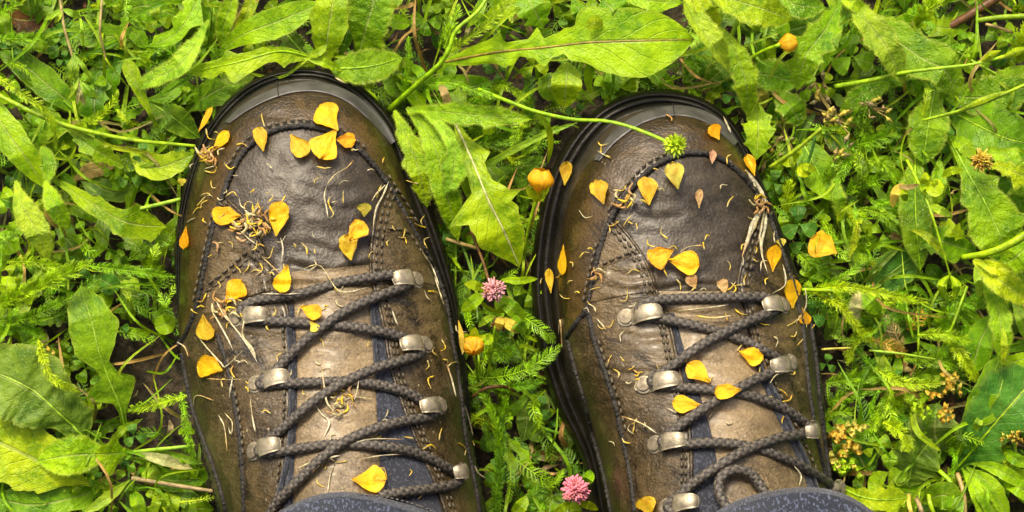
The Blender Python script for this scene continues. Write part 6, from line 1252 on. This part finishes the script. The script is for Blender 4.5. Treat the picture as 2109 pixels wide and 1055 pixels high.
STR = [
 ([(672,385),(668,405),(672,425),(676,450)],[1,2.5,3.5,1.5],[PAL,WHT,WHT],'forked grey straw in the middle of the left boot vamp'), ([(672,382),(690,360),(715,345),(728,330)],[2,1.5,2,3.5],[PAL,PAL,BRN],'straw with a brown tip on the left vamp below the toe petals'),
 ([(800,375),(790,400),(775,430),(768,470)],[3,4,3,1.5],[WHT,WHT,PAL],'white straw lying along the right vamp seam of the left boot'), ([(795,380),(775,400),(765,415)],[2,3,1],[WHT,PAL],'short white straw crossing the right vamp seam of the left boot'),
 ([(470,455),(490,470),(510,490),(530,505)],[2,3,2],[WHT,PAL,WHT],'pale straw under the floret clump on the left boot'), ([(578,490),(583,515),(578,545)],[2,3.5,1.5],[WHT,WHT],'white straw below the long teardrop petal of the left boot'),
 ([(540,530),(560,548),(578,566)],[2,2.5,1.5],[PAL,BRN],'straw leading to the pointed petal of the left boot'), ([(460,640),(475,665),(495,690),(512,715),(532,750)],[2,2.5,3,4,2],[PAL,WHT,WHT],'long pale straw bending past the first left hook of the left boot'),
 ([(405,690),(425,715),(455,748),(465,755),(500,722)],[2.5,3,3,2,1.5],[PAL,WHT,PAL],'bent pale straw above the round petal of the left boot'), ([(445,620),(462,650),(478,668)],[2,3,2],[WHT,PAL],'short pale straw over the first left hook of the left boot'),
 ([(480,775),(475,800),(472,822)],[1.5,3.5,1],[WHT,WHT],'white straw on the inner cord of the left quarter'), ([(425,780),(460,782),(500,781)],[3.5,1.5,2],[BRN,PAL],'straw with a brown seed left of the second hook of the left boot'),
 ([(450,855),(462,880),(468,930)],[4,2,3],[WHT,PAL,BRN],'pale straw with a loop on the lower left quarter of the left boot'), ([(462,850),(478,870),(476,895),(470,880)],[2,2.5,2],[PAL,WHT],'thin curled straw beside the looped one on the left boot'),
 ([(515,820),(520,860),(526,890)],[1,2,4],[PAL,WHT],'straw hanging above the third left hook of the left boot'), ([(398,840),(405,815),(440,825)],[3.5,2,3],[PAL,PAL,BRN],'straw on the outer left cord of the left boot'),
 ([(663,755),(668,800),(674,830),(690,850)],[2,3,4,2],[BRN,WHT,PAL],'long straw crossing the middle lace of the left boot'), ([(645,825),(660,850),(678,870),(668,900)],[3,2,4,2],[WHT,WHT],'forked white straw on the left boot tongue'),
 ([(735,760),(738,790),(730,825)],[2.5,2,4],[PAL,WHT],'straw hanging from the second lace crossing of the left boot'), ([(678,852),(720,820),(768,822)],[2,1.5,3],[WHT,PAL],'arched straw over the left boot tongue'),
 ([(612,965),(650,950),(700,938)],[2,4,3],[PAL,WHT],'pale straw bundle on the fourth lace of the left boot'), ([(640,975),(672,945),(690,950)],[4,3,2],[BRN,PAL],'brown tipped straw on the fourth lace of the left boot'),
 ([(675,1015),(680,980),(690,955)],[3.5,2,1.5],[WHT,PAL],'straw on the tongue left of the notched petal'), ([(710,920),(760,905),(830,905)],[2,2.5,2.5],[WHT,WHT,BRN],'straw along the third lace of the left boot'),
 ([(745,945),(790,938),(850,935)],[3,2,3],[PAL,WHT,BRN],'straw lying on the blue gusset of the left boot'), ([(808,640),(815,660),(820,670)],[2,4,1.5],[WHT,WHT],'small white straw between the right hooks of the left boot'),
 ([(620,555),(660,548),(700,600),(760,592)],[2,2,2.5,2],[PAL,PAL,WHT],'straw under the top lace of the left boot'), ([(540,605),(590,606),(620,604)],[2,2.5,1.5],[WHT,WHT],'white straw just above the top left lace end of the left boot'),
 ([(920,750),(930,780),(940,820)],[3,3.5,2],[BRN,WHT,WHT],'long straw on the right cord of the left boot'), ([(955,830),(965,860),(975,900)],[2,3,1.5],[WHT,PAL],'straw on the lower right rim of the left boot'),
 ([(870,520),(890,550),(905,590)],[3,2.5,3],[PAL,WHT,WHT],'straw lying over the first right hook rim of the left boot'), ([(895,570),(905,600),(915,630)],[2,3,2],[WHT,PAL],'straw right of the first right hook of the left boot'),
 ([(978,960),(985,975),(1000,985)],[4,3,2],[WHT,PAL],'straw sticking off the lower right edge of the left boot'),
 ([(1535,350),(1555,375),(1572,405),(1578,435)],[3,4.5,5,3],[PAL,WHT,WHT],'thick pale straw bundle on the right toe seam of the right boot'), ([(1542,360),(1562,385),(1570,412),(1560,425)],[3,3,4,2],[WHT,PAL,BRN],'curled straw in the bundle on the right toe seam'),
 ([(1570,430),(1550,460),(1540,495),(1528,530)],[4,5,4,2],[WHT,WHT,BRN],'broad pale straw along the right vamp seam of the right boot'), ([(1574,432),(1568,470),(1562,500)],[3,3,2],[PAL,WHT],'straw beside the broad one on the right vamp seam'),
 ([(1538,352),(1550,372),(1568,395),(1576,418)],[2,5,6,3],[WHT,WHT,PAL],'broad flat straw topping the bundle on the right toe seam'), ([(1574,425),(1560,450),(1548,478),(1540,500)],[3,5,5,2],[WHT,PAL,WHT],'second broad straw beside the right vamp seam of the right boot'), ([(1578,438),(1575,470),(1568,505),(1572,530)],[3,4,3,1.5],[WHT,WHT,PAL],'long white straw trailing below the bundle on the right boot'),
 ([(435,640),(448,660),(470,700),(480,722)],[2,4,3,2],[PAL,WHT,WHT],'wide white straw left of the first left hook of the left boot'), ([(505,650),(500,690),(520,720),(528,745)],[2,3,5,3],[WHT,PAL,WHT],'white straw hanging from the first left hook of the left boot'),
 ([(1565,470),(1568,520),(1582,565)],[2,3,2],[PAL,WHT],'straw hanging left of the upright petal on the right flank'), ([(1548,365),(1560,395),(1585,420)],[2,3,3],[WHT,PAL],'straw crossing the bundle on the right toe seam'),
 ([(1612,545),(1618,570),(1615,590),(1590,605)],[2,4,2,1.5],[WHT,WHT,PAL],'straw hooking round the pointed petal of the right boot'), ([(1658,590),(1660,630),(1640,665)],[2,2.5,2],[WHT,PAL],'thin straw down the right rim of the right boot'),
 ([(1395,640),(1450,635),(1500,628)],[2,2,2.5],[PAL,WHT],'straw between the two top laces of the right boot'), ([(1430,650),(1470,655),(1505,650)],[2,4,2],[YEL,WHT],'yellow straw under the top laces of the right boot'),
 ([(1280,857),(1320,872),(1352,892)],[4,2,4],[BRN,PAL,WHT],'straw above the third left hook of the right boot'), ([(1585,790),(1600,772),(1630,765)],[2,2.5,1.5],[PAL,WHT],'straw by the second right lace of the right boot'),
 ([(1230,310),(1242,318),(1258,325)],[2,2,3.5],[PAL,WHT,YEL],'small straw on the rubber rim of the right boot toe'), ([(1490,240),(1500,262),(1506,275)],[2,4,3],[PAL,WHT],'white straw at the right end of the grey rand of the right boot'),
 ([(1370,235),(1382,242),(1384,250)],[2,3,3],[BRN,BRN],'tiny brown scrap at the rand joint of the right boot'), ([(1400,520),(1420,508),(1450,506)],[2,1.5,4],[PAL,PAL,BRN],'dry floret with a thin stalk above the largest petal of the right boot'),
 ([(1150,690),(1154,660),(1158,720)],[3,3,2],[PAL,BRN],'straw on the dark left side of the right boot'), ([(1636,960),(1650,980),(1646,1000)],[2,3,2],[WHT,WHT],'white straw near the last lace of the right boot'),
 ([(365,705),(380,715),(388,735)],[3,2.5,3],[WHT,PAL,BRN],'straw scrap at the outer left seam end of the left boot'), ([(690,160),(705,168),(715,172)],[3,4,2],[PAL,PAL],'pale crumb on the rubber sole edge of the left boot toe')]
for pts, r, cols, lab in STR: strand(pts, r, cols, 'straw', lab, 'straw', 'dry straws fallen on the boots', off=6.0 if 'lace' in lab or 'hook' in lab else 3.0)
def clump(x, y, s, n, label):
    b = boot_at(x, y); mb = MB(); c = b.P(x, y, .003)
    for i in range(n):
        q = (x + random.gauss(0, s), y + random.gauss(0, s * .6)); a = random.uniform(0, 6.28); l = random.uniform(12, 26)
        cc = spline([q, (q[0] + l * .5 * math.cos(a), q[1] + l * .5 * math.sin(a)), (q[0] + l * math.cos(a + .7), q[1] + l * math.sin(a + .7))], 8)
        P = b.P(cc[:, 0], cc[:, 1], (2.6 + random.uniform(0, 3.0) + np.linspace(0, 1.2, 8)) / 1000); V, F, uv = tube(P, np.array([1, 1.6, 2.2, 2.6, 2.6, 2.2, 1.5, .8]) * PX * random.uniform(.8, 1.5), 5); mb.add(V, F, uv, np.array(random.choice([YEL, PAL, BRN, (.45, .27, .12)])) * random.uniform(.7, 1.1))
    o = mb.build('floret_clump', M['dry'], None, loc=c); tag(o, label, 'floret clump')
clump(515, 458, 22, 46, 'tangled clump of dry florets between two petals on the left boot'); clump(430, 318, 12, 18, 'small dry floret clump on the left wall of the left boot toe'); clump(700, 825, 18, 18, 'orange brown floret clump on the middle of the left boot tongue')
clump(455, 635, 16, 14, 'dry floret bunch above the dull spotted petal of the left boot'); clump(1568, 420, 10, 10, 'brown floret bunch where two seams meet on the right boot'); clump(1292, 410, 9, 9, 'yellow curled floret bunch on the left toe seam of the right boot'); clump(1228, 565, 8, 7, 'pinkish floret bunch on the left quarter of the right boot')
